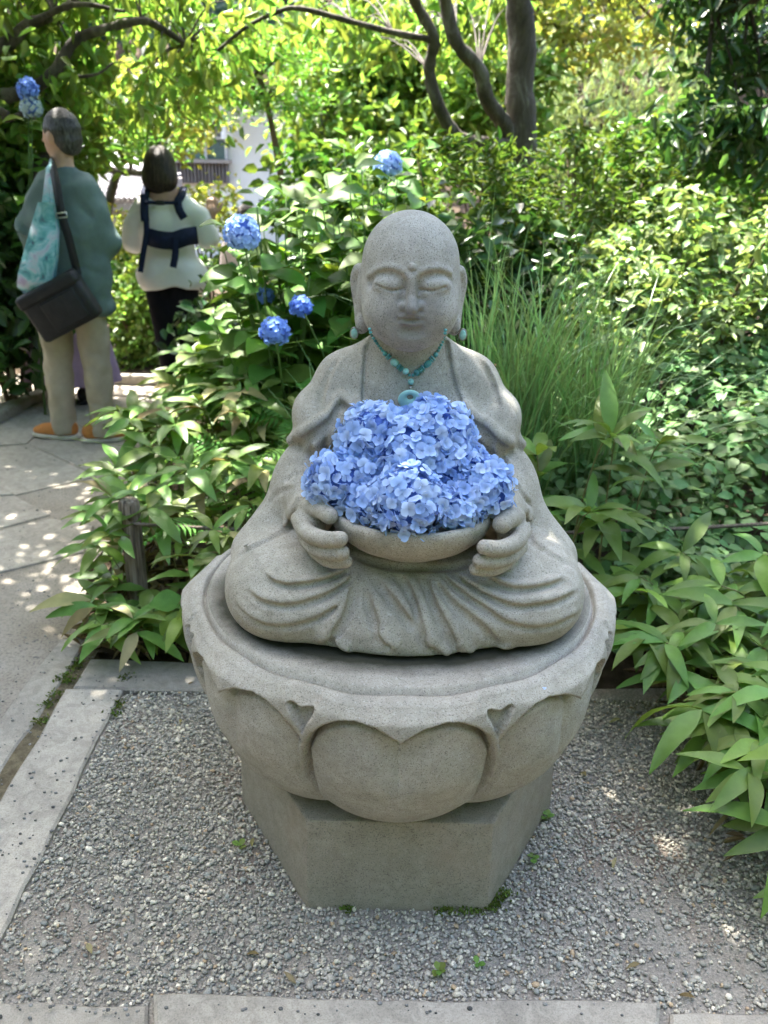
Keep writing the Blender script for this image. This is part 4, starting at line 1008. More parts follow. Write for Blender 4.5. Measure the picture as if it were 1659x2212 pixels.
# ---- vine ground cover: three-part leaves on thin trailing stems
def trifoliate(seed):
    rg = random.Random(seed); V = []; F = []
    for a, s in ((0, 1.0), (1.9, 0.86), (-1.9, 0.86)):
        L = 0.052 * s; W = 0.040 * s; n0 = len(V); seg = 4
        c, si = math.cos(a + rg.uniform(-0.2, 0.2)), math.sin(a); tl = rg.uniform(-0.25, 0.15)
        for i in range(seg + 1):
            t = i / seg; w = W / 2 * max(0.04, (t / 0.33) ** 0.55 if t < 0.33 else (1 - ((t - 0.33) / 0.67) ** 1.6) ** 0.9)
            y = 0.010 + L * t; z = L * (tl * t - 0.22 * t * t)
            for q in (-1, 0, 1):
                x = q * w; V.append((x * c + y * si, -x * si + y * c, z + abs(q) * w * 0.22))
        for i in range(seg):
            k = n0 + i * 3; F += [(k, k + 1, k + 4, k + 3), (k + 1, k + 2, k + 5, k + 4)]
    return mesh_np('leaf', V, F, M_VINE)
TRI = [trifoliate(k) for k in range(8)]
def vine_top(x, y):
    return bed_height(x, y) + 0.24 + 0.16 * min(1, max(0, (y - 2.3) / 1.0)) + 0.05 * math.sin(x * 7 + y * 3) + 0.04 * math.sin(x * 3 - y * 9)
rg = random.Random(4)
polyV = [(0.55, 2.44), (1.0, 2.38), (1.6, 2.34), (2.45, 4.2), (1.0, 4.2), (0.8, 3.3)]
vines = scatter(polyV, 66, 0.13, 31)
for x, y in vines:
    p = empty('trailing_vine', (x, y, bed_height(x, y)), ('three-leaved trailing vine close behind the rope beside the statue elbow' if x < 1.05 and y < 3.1 else 'three-leaved trailing vine on the bank below the pale shrub' if y > 3.5 else 'three-leaved trailing vine spreading over the bank above the bamboo grass'), 'vine', 'vines covering the bank')
    mb = MB()
    for k in range(5):
        a = rg.uniform(0, 6.28); L = rg.uniform(0.14, 0.34); pts = []
        for t in (0, 0.3, 0.65, 1.0):
            xx, yy = x + math.cos(a) * L * t, y + math.sin(a) * L * t
            pts.append(Vector((xx - x, yy - y, (vine_top(xx, yy) - 0.03) * min(1, t * 1.6) + bed_height(x, y) * (1 - min(1, t * 1.6)) - bed_height(x, y))))
        mb.tube([tuple(q) for q in spline(pts, 2)], 0.0014, 4)
    mb.build('stem', M_STEM, p)
    for k in range(30):
        a = rg.uniform(0, 6.28); L = 0.30 * math.sqrt(rg.random()); xx, yy = x + math.cos(a) * L, y + math.sin(a) * L
        zz = vine_top(xx, yy) + rg.uniform(-0.16, 0.03)
        b = rg.uniform(0, 6.28)
        put(TRI[rg.randrange(8)], 'leaf', p, Vector((xx - x, yy - y, zz - bed_height(x, y))), Vector((math.cos(b), math.sin(b), rg.uniform(-0.35, 0.2))), Vector((rg.gauss(0, 0.3), -0.45 + rg.gauss(0, 0.3), 1)), rg.uniform(0.85, 1.4))

# ---- hydrangea bush with big toothed leaves
HYD = []
for k in range(6):
    me = leaf_mesh('leaf', 0.145, 0.098, 0.20 + 0.1 * (k % 3), 0.16, 6, widest=0.45, wave=0.04, seed=k); me.materials.append(M_HYDR_Y if k == 5 else M_HYDR); HYD.append(me)
def cluster_mesh(name, r, n, seed, mat):
    rg = random.Random(seed); V = []; F = []
    for i in range(n):
        z = 1 - 1.8 * (i + 0.5) / n; q = math.sqrt(max(0, 1 - z * z)); a = i * 2.39996; d = Vector((q * math.cos(a), q * math.sin(a), z)) + Vector((rg.gauss(0, .08), rg.gauss(0, .08), rg.gauss(0, .08)))
        d.normalize(); M = frame((d + Vector((rg.gauss(0, .25), rg.gauss(0, .25), rg.gauss(0, .25)))).normalized(), rg.uniform(0, 6)); src = FLORETS[rg.randrange(6)]; k0 = len(V); s = rg.uniform(0.85, 1.15)
        for v in src.vertices: V.append(tuple(M @ (v.co * s) + d * r * rg.uniform(0.97, 1.03)))
        for p in src.polygons: F.append(tuple(k0 + j for j in p.vertices))
    return mesh_np(name, V, F, mat)
def hydrangea(name, c, size, n_leaf, heads, label, seed, young=0.1, ns=46):
    """c: ground point; size: half extents (x, y) and top height; leaf whorls at the shoot ends, thinning downwards"""
    rg = random.Random(seed); r = Vector(c); p = empty(name, tuple(r), label, 'bush')
    shoots = []
    for k in range(ns):
        a = k * 2.39996 + rg.uniform(-0.3, 0.3); q = math.sqrt((k + 0.5) / ns); tx, ty = size[0] * q * math.cos(a), size[1] * q * math.sin(a)
        tz = size[2] * (0.36 + 0.64 * math.sqrt(max(0, 1 - q ** 2.4))) * rg.uniform(0.86, 1.05)
        pts = spline([(tx * 0.2, ty * 0.2, 0), (tx * 0.6, ty * 0.6, tz * 0.55), (tx, ty, tz)], 5); shoots.append(pts)
        obj('stem', culm_mesh([tuple(s) for s in pts], 0.006, 0.0025, M_STEM), p)
    for k in range(n_leaf):
        pts = shoots[k % ns]; lev = k // ns; t = 1.0 - 0.085 * lev - rg.uniform(0, 0.03); t = max(0.25, t); f = t * (len(pts) - 1); i = min(len(pts) - 2, int(f)); b = pts[i].lerp(pts[i + 1], f - i)
        a = (k % ns) * 1.7 + lev * 1.571 + (math.pi if (k // (ns * 2)) % 2 else 0) + rg.uniform(-0.5, 0.5); out = Vector((b.x / size[0], b.y / size[1], 0)) * 0.55
        d = Vector((math.cos(a), math.sin(a), rg.uniform(-0.25, 0.25) + (0.45 if lev == 0 else 0))) + out
        me = HYD[5] if (rg.random() < young and lev < 2) else HYD[rg.randrange(5)]
        put(me, 'leaf', p, b + d.normalized() * 0.02, d, Vector((rg.gauss(0, 0.3), -0.35 + rg.gauss(0, 0.3), 1)), rg.uniform(0.75, 1.25) * (0.8 if lev == 0 else 1.05))
    for i, (hp, hr, m) in enumerate(heads):
        rel = Vector(hp) - r
        g = obj('flower_head', cluster_mesh('flower_head', hr, int(125 * (hr / 0.06) ** 2), seed + i, m), p, tuple(rel)); obj('core', core_mesh(hr * 0.85, i), g)
        obj('flower_stalk', culm_mesh([(rel.x * 0.4, rel.y * 0.4 + 0.1, rel.z * 0.4), (rel.x * 0.8, rel.y * 0.8 + 0.05, rel.z * 0.8), tuple(rel)], 0.005, 0.003, M_STEM), p)
    return p
B2 = M_BLUE2
hydrangea('hydrangea_bush', (-0.44, 3.72, 0.08), (0.34, 0.36, 1.26), 275, [(at(522, 505, 3.32), 0.062, M_BLUE), (at(594, 717, 3.02), 0.047, B2)], 'hydrangea bush with one large and one deeper blue flower head beside the path visitors', 77)
hydrangea('hydrangea_bush', (-0.06, 3.80, 0.10), (0.36, 0.40, 1.36), 290, [(at(650, 662, 3.20), 0.036, B2), (at(574, 640, 3.6), 0.03, B2)], 'tall hydrangea bush with large leaves directly behind the statue ear and shoulder', 78)
hydrangea('hydrangea_bush', (-0.05, 4.45, 0.12), (0.50, 0.35, 1.45), 220, [(at(838, 358, 4.15), 0.058, M_BLUE)], 'hydrangea bush farther back with a single pale blue flower head before the azalea', 79)
hydrangea('hydrangea_bush', (-0.70, 3.95, 0.08), (0.28, 0.34, 0.72), 200, [], 'flowerless hydrangea bush in front of the woman in the white blouse', 80)
# spare leaves low at the path corner
rgp = random.Random(8)
p = empty('broadleaf_seedling', (-0.62, 2.40, 0.0), 'small broad-leaved weed with pale oval leaves at the corner of the gravel', 'weed')
obj('stem', culm_mesh([(0, 0.03, 0), (0, 0, 0.10), (0.01, -0.03, 0.19)], 0.003, 0.0015, M_STEM), p)
for d, q in (((-0.3, -0.9, -0.9), (-0.02, -0.05, 0.18)), ((0.8, -0.6, -0.4), (0.02, -0.04, 0.15)), ((-0.9, -0.3, 0.1), (0, -0.02, 0.2)), ((0.5, -0.5, 0.3), (0.01, -0.03, 0.21)), ((0.1, -0.8, -1.1), (0.09, -0.02, 0.12))):
    put(HYD[5 if d[2] < -0.8 else 0], 'leaf', p, Vector(q), d, (0, -0.8, 1), 0.78)

# ---- tall ornamental grass
def grass_mesh(n, seed, hmin, hmax, spread, mat, w=0.0056):
    rg = random.Random(seed); V = []; F = []
    for k in range(n):
        a = rg.uniform(0, 6.28); q = math.sqrt(rg.random()); bx, by = 0.16 * q * math.cos(a), 0.10 * q * math.sin(a)
        h = rg.uniform(hmin, hmax); dirx = rg.gauss(0.06, 0.55) ; diry = rg.gauss(-0.12, 0.45); L = spread * rg.uniform(0.35, 1.15); dr = rg.uniform(0.0, 0.30) * h
        pts = []
        seg = 7
        for i in range(seg + 1):
            t = i / seg; pts.append(Vector((bx + dirx * L * (0.25 * t + 0.75 * t * t), by + diry * L * (0.25 * t + 0.75 * t * t), h * t * (1.25 - 0.25 * t) - dr * t ** 4)))
        sd = Vector((-diry, dirx, 0)).normalized() if rg.random() < 0.5 else Vector((1, rg.uniform(-0.6, 0.6), 0)).normalized()
        n0 = len(V)
        for i, pt in enumerate(pts):
            t = i / seg; ww = w * 0.5 * (1 - t ** 3) + 0.0003; V += [tuple(pt - sd * ww), tuple(pt + sd * ww + Vector((0, 0, 0.0006)))]
        for i in range(seg): F.append((n0 + 2 * i, n0 + 2 * i + 1, n0 + 2 * i + 3, n0 + 2 * i + 2))
    rgn = np.random.default_rng(seed); tint = np.repeat(rgn.random((n, 2)), (7 + 1) * 2, 0)
    return mesh_np('blades', V, F, mat, True, np.concatenate([tint, tint[:, :1]], 1))
M_GRASS = leaf_mat('silver_grass_blade', (0.11, 0.23, 0.075), (0.27, 0.42, 0.20), 0.35, 0.4, tint=True)
for (gx, gy), n, seed, hm, lab in (((0.42, 3.0), 420, 1, 1.32, 'tall arching silver grass clump behind the statue shoulder'), ((0.74, 3.12), 330, 2, 1.18, 'tall arching silver grass clump beside the vine bank'), ((-0.10, 2.95), 130, 3, 0.86, 'thin arching grass tuft between statue head and hydrangea bush')):
    p = empty('ornamental_grass', (gx, gy, bed_height(gx, gy)), lab, 'grass clump'); o = obj('blades', grass_mesh(n, seed, hm * 0.55, hm, 0.62, M_GRASS), p); o['kind'] = 'stuff'

# ---- ferns in the left bed
def frond(seed, L=0.34):
    rg = random.Random(seed); V = []; F = []
    n = 15
    for i in range(n):
        t = (i + 1) / n; y = L * t; z = 0.14 * L * math.sin(t * 2.2) - 0.25 * L * t * t; w = L * 0.30 * (math.sin(min(1, t * 1.15 + 0.12) * math.pi)) ** 0.8 + 0.008
        for s in (-1, 1):
            k = len(V); hw = L * 0.018
            V += [(0, y - hw, z), (s * w * 0.55, y + w * 0.14 - hw * 1.1, z - 0.004), (s * w, y + w * 0.36, z - 0.02), (s * w * 0.55, y + w * 0.14 + hw * 1.3, z - 0.004), (0, y + hw, z)]
            F += [(k, k + 1, k + 2, k + 3, k + 4)]
    k = len(V)
    for i in range(9):
        t = i / 8; y = L * t; z = 0.14 * L * math.sin(t * 2.2) - 0.25 * L * t * t + 0.001; V += [(-0.0016, y, z), (0.0016, y, z)]
    for i in range(8): F.append((k + 2 * i, k + 2 * i + 1, k + 2 * i + 3, k + 2 * i + 2))
    return mesh_np('frond', V, F, M_FERN, False)
FR = [frond(k) for k in range(3)]
rg = random.Random(12)
for x, y, z in ((-0.52, 3.15, 0.38), (-0.86, 3.2, 0.30), (-0.22, 3.0, 0.46), (-0.30, 3.3, 0.5), (-1.02, 3.5, 0.25), (-0.55, 2.75, 0.34)):
    z0 = bed_height(x, y); p = empty('fern', (x, y, z0), 'light green fern with feathery fronds among the bamboo grass' if x < 0 else 'light green fern with feathery fronds beside the vine bank', 'fern', 'ferns in the left bed' if x < 0 else 'ferns by the vine bank')
    for k in range(6):
        a = rg.uniform(0, 6.28); st = Vector((0.06 * math.cos(a), 0.06 * math.sin(a), z - 0.06)); d = Vector((math.cos(a), math.sin(a), rg.uniform(0.1, 0.7)))
        put(FR[k % 3], 'frond', p, st, d, (0, -0.2, 1), rg.uniform(0.6, 0.95))
    mb = MB()
    for k in range(4): mb.tube([(0, 0, 0), (0.02 * math.cos(k * 1.6), 0.02 * math.sin(k * 1.6), z * 0.5), (0.06 * math.cos(k * 1.6), 0.06 * math.sin(k * 1.6), z - 0.05)], 0.0025, 4)
    mb.build('stalk', M_STEM, p)

# ---- rope fence: weathered posts and a twisted rope
def wood_mat():
    m, nt, b = new_mat('weathered_post'); v = coord(nt); mp = nt.nodes.new('ShaderNodeMapping'); mp.inputs['Scale'].default_value = (60, 60, 3); nt.links.new(v, mp.inputs[0])
    n = noise(nt, 1.6, 4, 0.6, mp.outputs[0]); c = ramp(nt, n.outputs['Fac'], [(0.36, (0.05, 0.038, 0.028)), (0.5, (0.20, 0.155, 0.11)), (0.7, (0.33, 0.28, 0.22))]); nt.links.new(c.outputs[0], b.inputs['Base Color']); b.inputs['Roughness'].default_value = 0.9
    bump(nt, b, n.outputs['Fac'], 0.9, 0.008); return m
M_WOOD = wood_mat(); M_ROPE = plain('hemp_rope', (0.17, 0.14, 0.11), 0.95, 0.1, 0.35, 200, 0.4)
def post(x, y, z0, h, label):
    p = empty('fence_post', (x, y, z0), label, 'post', 'rope fence posts'); V, F = lathe([(0.0335, -0.05), (0.0335, h - 0.02), (0.031, h - 0.006), (0.024, h), (0.001, h + 0.001)], 20)
    V = [(a + 0.0015 * math.sin(7 * math.atan2(b, a)), b, c) for a, b, c in V]
    obj('shaft', mesh_np('shaft', V, F, M_WOOD), p)
    V, F = lathe([(0.001, 0.0), (0.007, 0.0), (0.0095, 0.004), (0.001, 0.006)], 14); k = obj('bolt', mesh_np('bolt', V, F, M_TWIG), p, (0.012, -0.034, h - 0.055)); k.rotation_euler = (math.radians(90), 0, 0); return p
pp = at(277, 1078, 2.62); post(pp.x, pp.y, 0.0, pp.z, 'short weathered wooden post at the corner of the bamboo grass bed'); post(1.62, 2.72, 0.14, 0.34, 'short wooden post half hidden under the vine bank')
def rope_mesh(a, b, sag, turns):
    mb = MB(); a, b = Vector(a), Vector(b); d = (b - a).normalized(); sx = d.cross(Vector((0, 0, 1))).normalized(); up = sx.cross(d); n = 150
    for s in range(3):
        pts = []
        for i in range(n + 1):
            t = i / n; q = t * turns * 2 * math.pi + s * 2.0944; c = a.lerp(b, t) + Vector((0, 0, -sag * 4 * t * (1 - t)))
            pts.append(tuple(c + sx * math.cos(q) * 0.0042 + up * math.sin(q) * 0.0042))
        mb.tube(pts, 0.0045, 5, True)
    return mb
ra = Vector((pp.x + 0.02, pp.y - 0.032, pp.z - 0.075)); rope = rope_mesh(ra, (1.62, 2.69, 0.40), 0.05, 55).build('rope', M_ROPE); tag(rope, 'thin twisted rope strung low between fence posts behind the statue', 'rope')
# ================================================================ visitors on the path
M_SKIN = plain('skin', (0.46, 0.27, 0.19), 0.55, 0.3, 0.08, 20)
M_TEAL = plain('teal_linen', (0.115, 0.160, 0.155), 0.85, 0.2, 0.18, 8, 0.5, bscale=14)
M_KHAKI = plain('khaki_cotton', (0.39, 0.33, 0.245), 0.9, 0.15, 0.14, 9, 0.5, bscale=16)
M_ORANGE = plain('orange_suede', (0.50, 0.20, 0.06), 0.85, 0.2, 0.15, 30)
M_SOLE = plain('off_white_rubber', (0.55, 0.50, 0.42), 0.8, 0.2, 0.1, 30)
M_BLACK = plain('black_nylon', (0.012, 0.012, 0.014), 0.6, 0.4, 0.3, 20, 0.4, bscale=30)
def hair_mat(name, c1, c2, c3, top=None):
    m, nt, b = new_mat(name); v = coord(nt); mp = nt.nodes.new('ShaderNodeMapping'); mp.inputs['Scale'].default_value = (1, 1, 0.10); nt.links.new(v, mp.inputs[0]); n = noise(nt, 130, 3, 0.65, mp.outputs[0], 0.3)
    r = ramp(nt, n.outputs['Fac'], [(0.36, c1), (0.5, c2), (0.66, c3)]); nt.links.new(r.outputs[0], b.inputs['Base Color']); b.inputs['Roughness'].default_value = 0.42; b.inputs['Specular IOR Level'].default_value = 0.35; bump(nt, b, n.outputs['Fac'], 0.9, 0.01); return m
M_GREYHAIR = hair_mat('grey_hair', (0.012, 0.011, 0.011), (0.032, 0.029, 0.028), (0.10, 0.096, 0.09))
M_BROWNHAIR = hair_mat('brown_hair', (0.010, 0.006, 0.005), (0.026, 0.016, 0.011), (0.07, 0.045, 0.03))
M_WHITE = plain('white_cotton', (0.78, 0.77, 0.73), 0.9, 0.15, 0.05, 8, 0.5, bscale=12)
M_BLACKPANT = plain('black_trousers', (0.010, 0.010, 0.012), 0.9, 0.1, 0.3, 9)
M_NAVY = plain('navy_webbing', (0.012, 0.018, 0.045), 0.8, 0.2, 0.25, 40)
M_LAV = plain('lavender_cloth', (0.42, 0.30, 0.44), 0.9, 0.15, 0.1, 10)
M_MAUVE = plain('pale_mauve_cloth', (0.50, 0.42, 0.42), 0.9, 0.15, 0.1, 10)
M_SKY = plain('pale_blue_cloth', (0.42, 0.52, 0.58), 0.9, 0.15, 0.1, 10)
M_BUCKLE = plain('steel_buckle', (0.6, 0.6, 0.58), 0.3, 0.5, 0.1, 30, metal=0.9)
def tote_mat():
    m, nt, b = new_mat('printed_tote'); v = coord(nt); n = noise(nt, 9, 3, 0.6, v, 1.5)
    r = ramp(nt, n.outputs['Fac'], [(0.30, (0.06, 0.07, 0.14)), (0.40, (0.10, 0.33, 0.36)), (0.50, (0.26, 0.50, 0.56)), (0.60, (0.46, 0.52, 0.60)), (0.70, (0.36, 0.30, 0.46))])
    nt.links.new(r.outputs[0], b.inputs['Base Color']); b.inputs['Roughness'].default_value = 0.6; bump(nt, b, n.outputs['Fac'], 0.4, 0.02); return m
M_TOTE = tote_mat()
def vol(lo, hi, h=0.012): return Vol(lo, hi, h)
def body_mesh(H, lean, hc, legs, arms, hands, yaw_head, fat=1.0):
    """one continuous figure: head with face, neck, trunk, limbs, hands with fingers; facing +Y"""
    v = vol((-0.55, -0.35, 0.0), (0.55, 0.60, H + 0.06), 0.0105); s = H / 1.7
    v.ell((lean * 0.5, 0, 0.95 * s), (0.15 * fat, 0.10, 0.13), 0.04); v.ell((lean * 0.7, 0, 1.22 * s), (0.155 * fat, 0.095, 0.22), 0.05)
    v.cap((lean, 0, 1.36 * s), (hc[0], hc[1] - 0.005, hc[2] - 0.06), 0.055, 0.052, k=0.03)
    for L in legs: v.chain([tuple(q) for q in L], [0.085, 0.062, 0.048][:len(L)], 0.03)
    for A in arms: v.chain(A, [0.052, 0.042, 0.032], 0.025)
    # head: face turned by yaw
    R = Matrix.Rotation(yaw_head, 3, 'Z'); f = lambda x, y, z: tuple(Vector(hc) + R @ Vector((x, y, z)))
    v.ell(hc, (0.074, 0.092, 0.108), 0.01, rot=(0, 0, math.degrees(yaw_head))); v.ell(f(0, 0.03, -0.06), (0.052, 0.056, 0.055), 0.02)
    v.cap(f(0, 0.088, 0.01), f(0, 0.108, -0.025), 0.010, 0.014, k=0.012); v.ell(f(0, 0.085, -0.062), (0.022, 0.012, 0.008), 0.008)
    for q in (-1, 1):
        v.ell(f(q * 0.076, 0.0, -0.012), (0.012, 0.022, 0.032), 0.008, rot=(0, 0, math.degrees(yaw_head))); v.ell(f(q * 0.03, 0.088, 0.012), (0.014, 0.010, 0.008), 0.012, 's')
    for (p, d, side) in hands:
        p = Vector(p); d = Vector(d).normalized(); w = d.cross(Vector((0, 0, 1))).normalized() if abs(d.z) < 0.9 else Vector((1, 0, 0)); nn = w.cross(d)
        v.ell(tuple(p + d * 0.04), (0.036, 0.036, 0.036), 0.012)
        for k, (o, L) in enumerate(((-0.03, 0.062), (-0.01, 0.075), (0.011, 0.071), (0.031, 0.056))):
            b = p + d * 0.07 + w * o; m_ = b + d * L * 0.55 - nn * 0.008; e = m_ + d * L * 0.3 - nn * 0.03
            v.chain([tuple(b), tuple(m_), tuple(e)], [0.011, 0.0105, 0.009], 0.002)
        b = p + d * 0.03 + w * 0.03 * side; v.chain([tuple(b), tuple(b + w * 0.03 * side + d * 0.03), tuple(b + w * 0.035 * side + d * 0.06 - nn * 0.01)], [0.013, 0.012, 0.010], 0.006)
    return v.mesh('body', M_SKIN, 1)
def shoe(parent, p, ang, m_up, m_sole, L=0.27, low=False):
    e = MB(); R = Matrix.Rotation(ang, 3, 'Z'); v = vol((-0.08, -0.12, 0.0), (0.08, 0.20, 0.14), 0.007)
    v.ell((0, 0.06, 0.035), (0.046, 0.115, 0.038), 0.02); v.ell((0, -0.045, 0.06), (0.040, 0.058, 0.052), 0.03); v.cap((0, 0.0, 0.06), (0, 0.10, 0.045), 0.036, 0.03, k=0.02)
    sl, X, Y, Z = v.block(v.lo, v.lo + v.h * v.n, 0); v.phi = np.maximum(v.phi, (0.022 - Z).astype(np.float32) + 0 * X + 0 * Y)
    v.ell((0, -0.045, 0.125), (0.030, 0.042, 0.03), 0.01, 's')
    o = obj('shoe', v.mesh('shoe', m_up, 1), parent); o.matrix_basis = Matrix.Translation(p) @ R.to_4x4()
    v = vol((-0.08, -0.13, -0.01), (0.08, 0.21, 0.04), 0.007); v.ell((0, 0.055, 0.012), (0.051, 0.128, 0.03), 0.01); v.ell((0, -0.05, 0.012), (0.044, 0.064, 0.03), 0.03)
    sl, X, Y, Z = v.block(v.lo, v.lo + v.h * v.n, 0); v.phi = np.maximum(np.maximum(v.phi, -Z + 0 * X + 0 * Y), Z - 0.026 + 0 * X + 0 * Y).astype(np.float32)
    obj('sole', v.mesh('sole', m_sole, 0), o)
def sheet(mb, pts_a, pts_b, thick):
    """ribbon between two edge lines with thickness (list of points each)"""
    n = len(pts_a); A = [Vector(p) for p in pts_a]; B = [Vector(p) for p in pts_b]; V = []; F = []
    for i in range(n):
        t = (A[min(i + 1, n - 1)] - A[max(i - 1, 0)]); nrm = t.cross(B[i] - A[i]).normalized() * thick / 2
        V += [A[i] + nrm, B[i] + nrm, B[i] - nrm, A[i] - nrm]
    for i in range(n - 1):
        for k in range(4): F.append((i * 4 + k, i * 4 + (k + 1) % 4, (i + 1) * 4 + (k + 1) % 4, (i + 1) * 4 + k))
    F += [(0, 1, 2, 3), ((n - 1) * 4 + 3, (n - 1) * 4 + 2, (n - 1) * 4 + 1, (n - 1) * 4)]
    mb.add(V, F)
def strap(parent, name, pts, w, mat, thick=0.004, side=None):
    P = spline(pts, 5); A = []; B = []
    for i, p in enumerate(P):
        t = (P[min(i + 1, len(P) - 1)] - P[max(i - 1, 0)]).normalized(); s = Vector(side) if side else t.cross(Vector((0, -1, 0)))
        s = (s - t * s.dot(t)).normalized() * w / 2; A.append(p - s); B.append(p + s)
    mb = MB(); sheet(mb, A, B, thick); return mb.build(name, mat, parent)

# ---- man in teal jacket
g = on_ground(188, 946); man = empty('person', (g.x, g.y, 0), 'man in teal jacket and khaki trousers seen from behind with bags on his shoulder', 'person')
mp = lambda x, y, dy=0.0: tuple(at(x, y, g.y + dy) - Vector((g.x, g.y, 0)))          # pixel -> man's own frame
hd = mp(131, 292, 0.02)
obj('body', body_mesh(1.70, 0.04, hd, [[(-0.10, 0, 0.86), (-0.11, 0.01, 0.48), (-0.115, 0, 0.07)], [(0.09, 0, 0.86), (0.105, -0.01, 0.48), (0.11, -0.04, 0.07)]],
    [[(-0.04, 0, 1.30), (-0.165, 0.02, 1.13), (-0.19, 0.12, 1.0)], [(0.13, 0, 1.30), (0.21, 0.04, 1.07), (0.13, 0.25, 1.01)]],
    [((-0.19, 0.12, 1.0), (-0.1, 0.25, -0.9), 1), ((0.13, 0.25, 1.01), (-0.8, 0.5, 0.2), 1)], math.radians(68)), man)
v = vol((-0.52, -0.30, 0.55), (0.42, 0.45, 1.56))
v.cap((-0.035, 0, 1.315), (0.125, 0, 1.315), 0.086, k=0.05); v.ell((0.04, 0.0, 1.12), (0.195, 0.15, 0.28), 0.06); v.ell((0.025, 0.0, 0.88), (0.212, 0.150, 0.22), 0.05); v.ell((0.02, 0.0, 0.74), (0.218, 0.140, 0.10), 0.04)
v.cap((0.045, 0, 1.34), (0.048, 0.01, 1.405), 0.088, 0.068, k=0.03)
v.chain([(-0.04, 0, 1.30), (-0.165, 0.015, 1.13), (-0.185, 0.10, 1.02)], [0.085, 0.076, 0.060], 0.04); v.chain([(0.13, 0, 1.30), (0.212, 0.04, 1.07), (0.15, 0.22, 1.01)], [0.086, 0.074, 0.06], 0.05)
for a_, b_, r_ in (((-0.03, -0.17, 1.25), (0.03, -0.165, 0.85), 0.018), ((0.10, -0.165, 1.25), (0.16, -0.14, 0.8), 0.018), ((-0.25, -0.04, 1.18), (-0.15, -0.07, 1.13), 0.014), ((-0.26, -0.02, 1.11), (-0.16, -0.05, 1.07), 0.014), ((0.06, -0.17, 0.9), (0.06, -0.16, 0.62), 0.012), ((0.04, -0.175, 1.12), (0.22, -0.11, 1.02), 0.014), ((0.05, -0.17, 0.98), (0.22, -0.09, 0.92), 0.013), ((0.0, -0.175, 1.05), (0.15, -0.155, 0.95), 0.012), ((0.10, -0.15, 1.33), (0.19, -0.09, 1.2), 0.014)):
    v.chain([a_, b_], r_, 0.02, 's')
sl, X, Y, Z = v.block(v.lo, v.lo + v.h * v.n, 0); v.phi = np.maximum(v.phi, (0.675 + 0.02 * np.sin(X * 14) - Z + 0 * Y).astype(np.float32)); v.ell((0.05, 0.014, 1.475), (0.060, 0.060, 0.05), 0.0, 's')
v.wrinkle(0.007, 22, 1); obj('jacket', v.mesh('jacket', M_TEAL, 0), man)
v = vol((-0.25, -0.2, 0.03), (0.26, 0.2, 0.95)); v.ell((0, 0, 0.84), (0.175, 0.125, 0.13), 0.03)
v.chain([(-0.09, 0, 0.84), (-0.105, 0.005, 0.48), (-0.12, 0, 0.16), (-0.118, 0.0, 0.06)], [0.100, 0.080, 0.068, 0.068], 0.03); v.chain([(0.085, 0, 0.84), (0.105, -0.005, 0.48), (0.115, -0.035, 0.16), (0.115, -0.04, 0.06)], [0.100, 0.080, 0.068, 0.070], 0.02)
for z in (0.52, 0.44, 0.24, 0.17, 0.11):
    for x in (-0.11, 0.11): v.chain([(x - 0.07, -0.10, z), (x + 0.05, -0.085, z - 0.03)], 0.010, 0.016, 's')
v.wrinkle(0.0055, 28, 2); obj('trousers', v.mesh('trousers', M_KHAKI, 0), man)
shoe(man, (-0.14, 0.0, 0.0), math.radians(80), M_ORANGE, M_SOLE); shoe(man, (0.10, -0.045, 0.0), math.radians(-70), M_ORANGE, M_SOLE)
v = vol((hd[0] - 0.14, hd[1] - 0.15, hd[2] - 0.14), (hd[0] + 0.15, hd[1] + 0.15, hd[2] + 0.16), 0.008)
Rm = Matrix.Rotation(math.radians(68), 3, 'Z'); fh = lambda x, y, z: tuple(Vector(hd) + Rm @ Vector((x, y, z)))
v.ell(fh(0, -0.012, 0.022), (0.083, 0.098, 0.103), 0.01, rot=(0, 0, 68)); v.ell(fh(0, -0.055, -0.035), (0.072, 0.050, 0.060), 0.02, rot=(0, 0, 68)); v.ell(fh(0, 0.098, -0.02), (0.085, 0.062, 0.085), 0.01, 's', rot=(0, 0, 68))
for q in (-1, 1): v.ell(fh(q * 0.09, 0.012, -0.022), (0.032, 0.034, 0.046), 0.008, 's')
v.wrinkle(0.0022, 120, 1); obj('hair', v.mesh('hair', M_GREYHAIR, 0), man)
# bags are things of their own
bg = at(132, 662, g.y - 0.21); bag = empty('messenger_bag', tuple(bg), 'black nylon messenger bag hanging at the back of the man in the teal jacket', 'bag')
Rb = Matrix.Rotation(math.radians(27), 3, 'Y').inverted() @ Matrix.Rotation(math.radians(6), 3, 'X')
MB().box((0, 0, 0), (0.335, 0.11, 0.25), Rb, 1.0, 0.022).build('pouch', M_BLACK, bag); MB().box(Rb @ Vector((0.03, -0.058, -0.02)), (0.20, 0.022, 0.16), Rb, 1.0, 0.009).build('front_pocket', M_BLACK, bag); MB().box(Rb @ Vector((0, -0.006, 0.10)), (0.345, 0.122, 0.07), Rb, 1.0, 0.02).build('flap', M_BLACK, bag)
bp = lambda x, y, dy: at(x, y, g.y + dy) - bg
strap(bag, 'strap', [bp(168, 592, -0.20), bp(150, 520, -0.215), bp(133, 462, -0.215), bp(122, 400, -0.18), bp(113, 358, -0.10), bp(108, 345, 0.0)], 0.042, M_BLACK, 0.004)
mb = MB(); q = bp(133, 465, -0.222); mb.tube([q + Vector((x, 0, z)) for x, z in ((-0.026, -0.014), (0.026, -0.008), (0.026, 0.014), (-0.026, 0.008), (-0.026, -0.014))], 0.004, 6); mb.build('buckle', M_BUCKLE, bag)
tg = at(82, 540, g.y - 0.18); tote = empty('tote_bag', tuple(tg), 'pale turquoise patterned cloth tote hanging from the shoulder of the man in the teal jacket', 'bag')
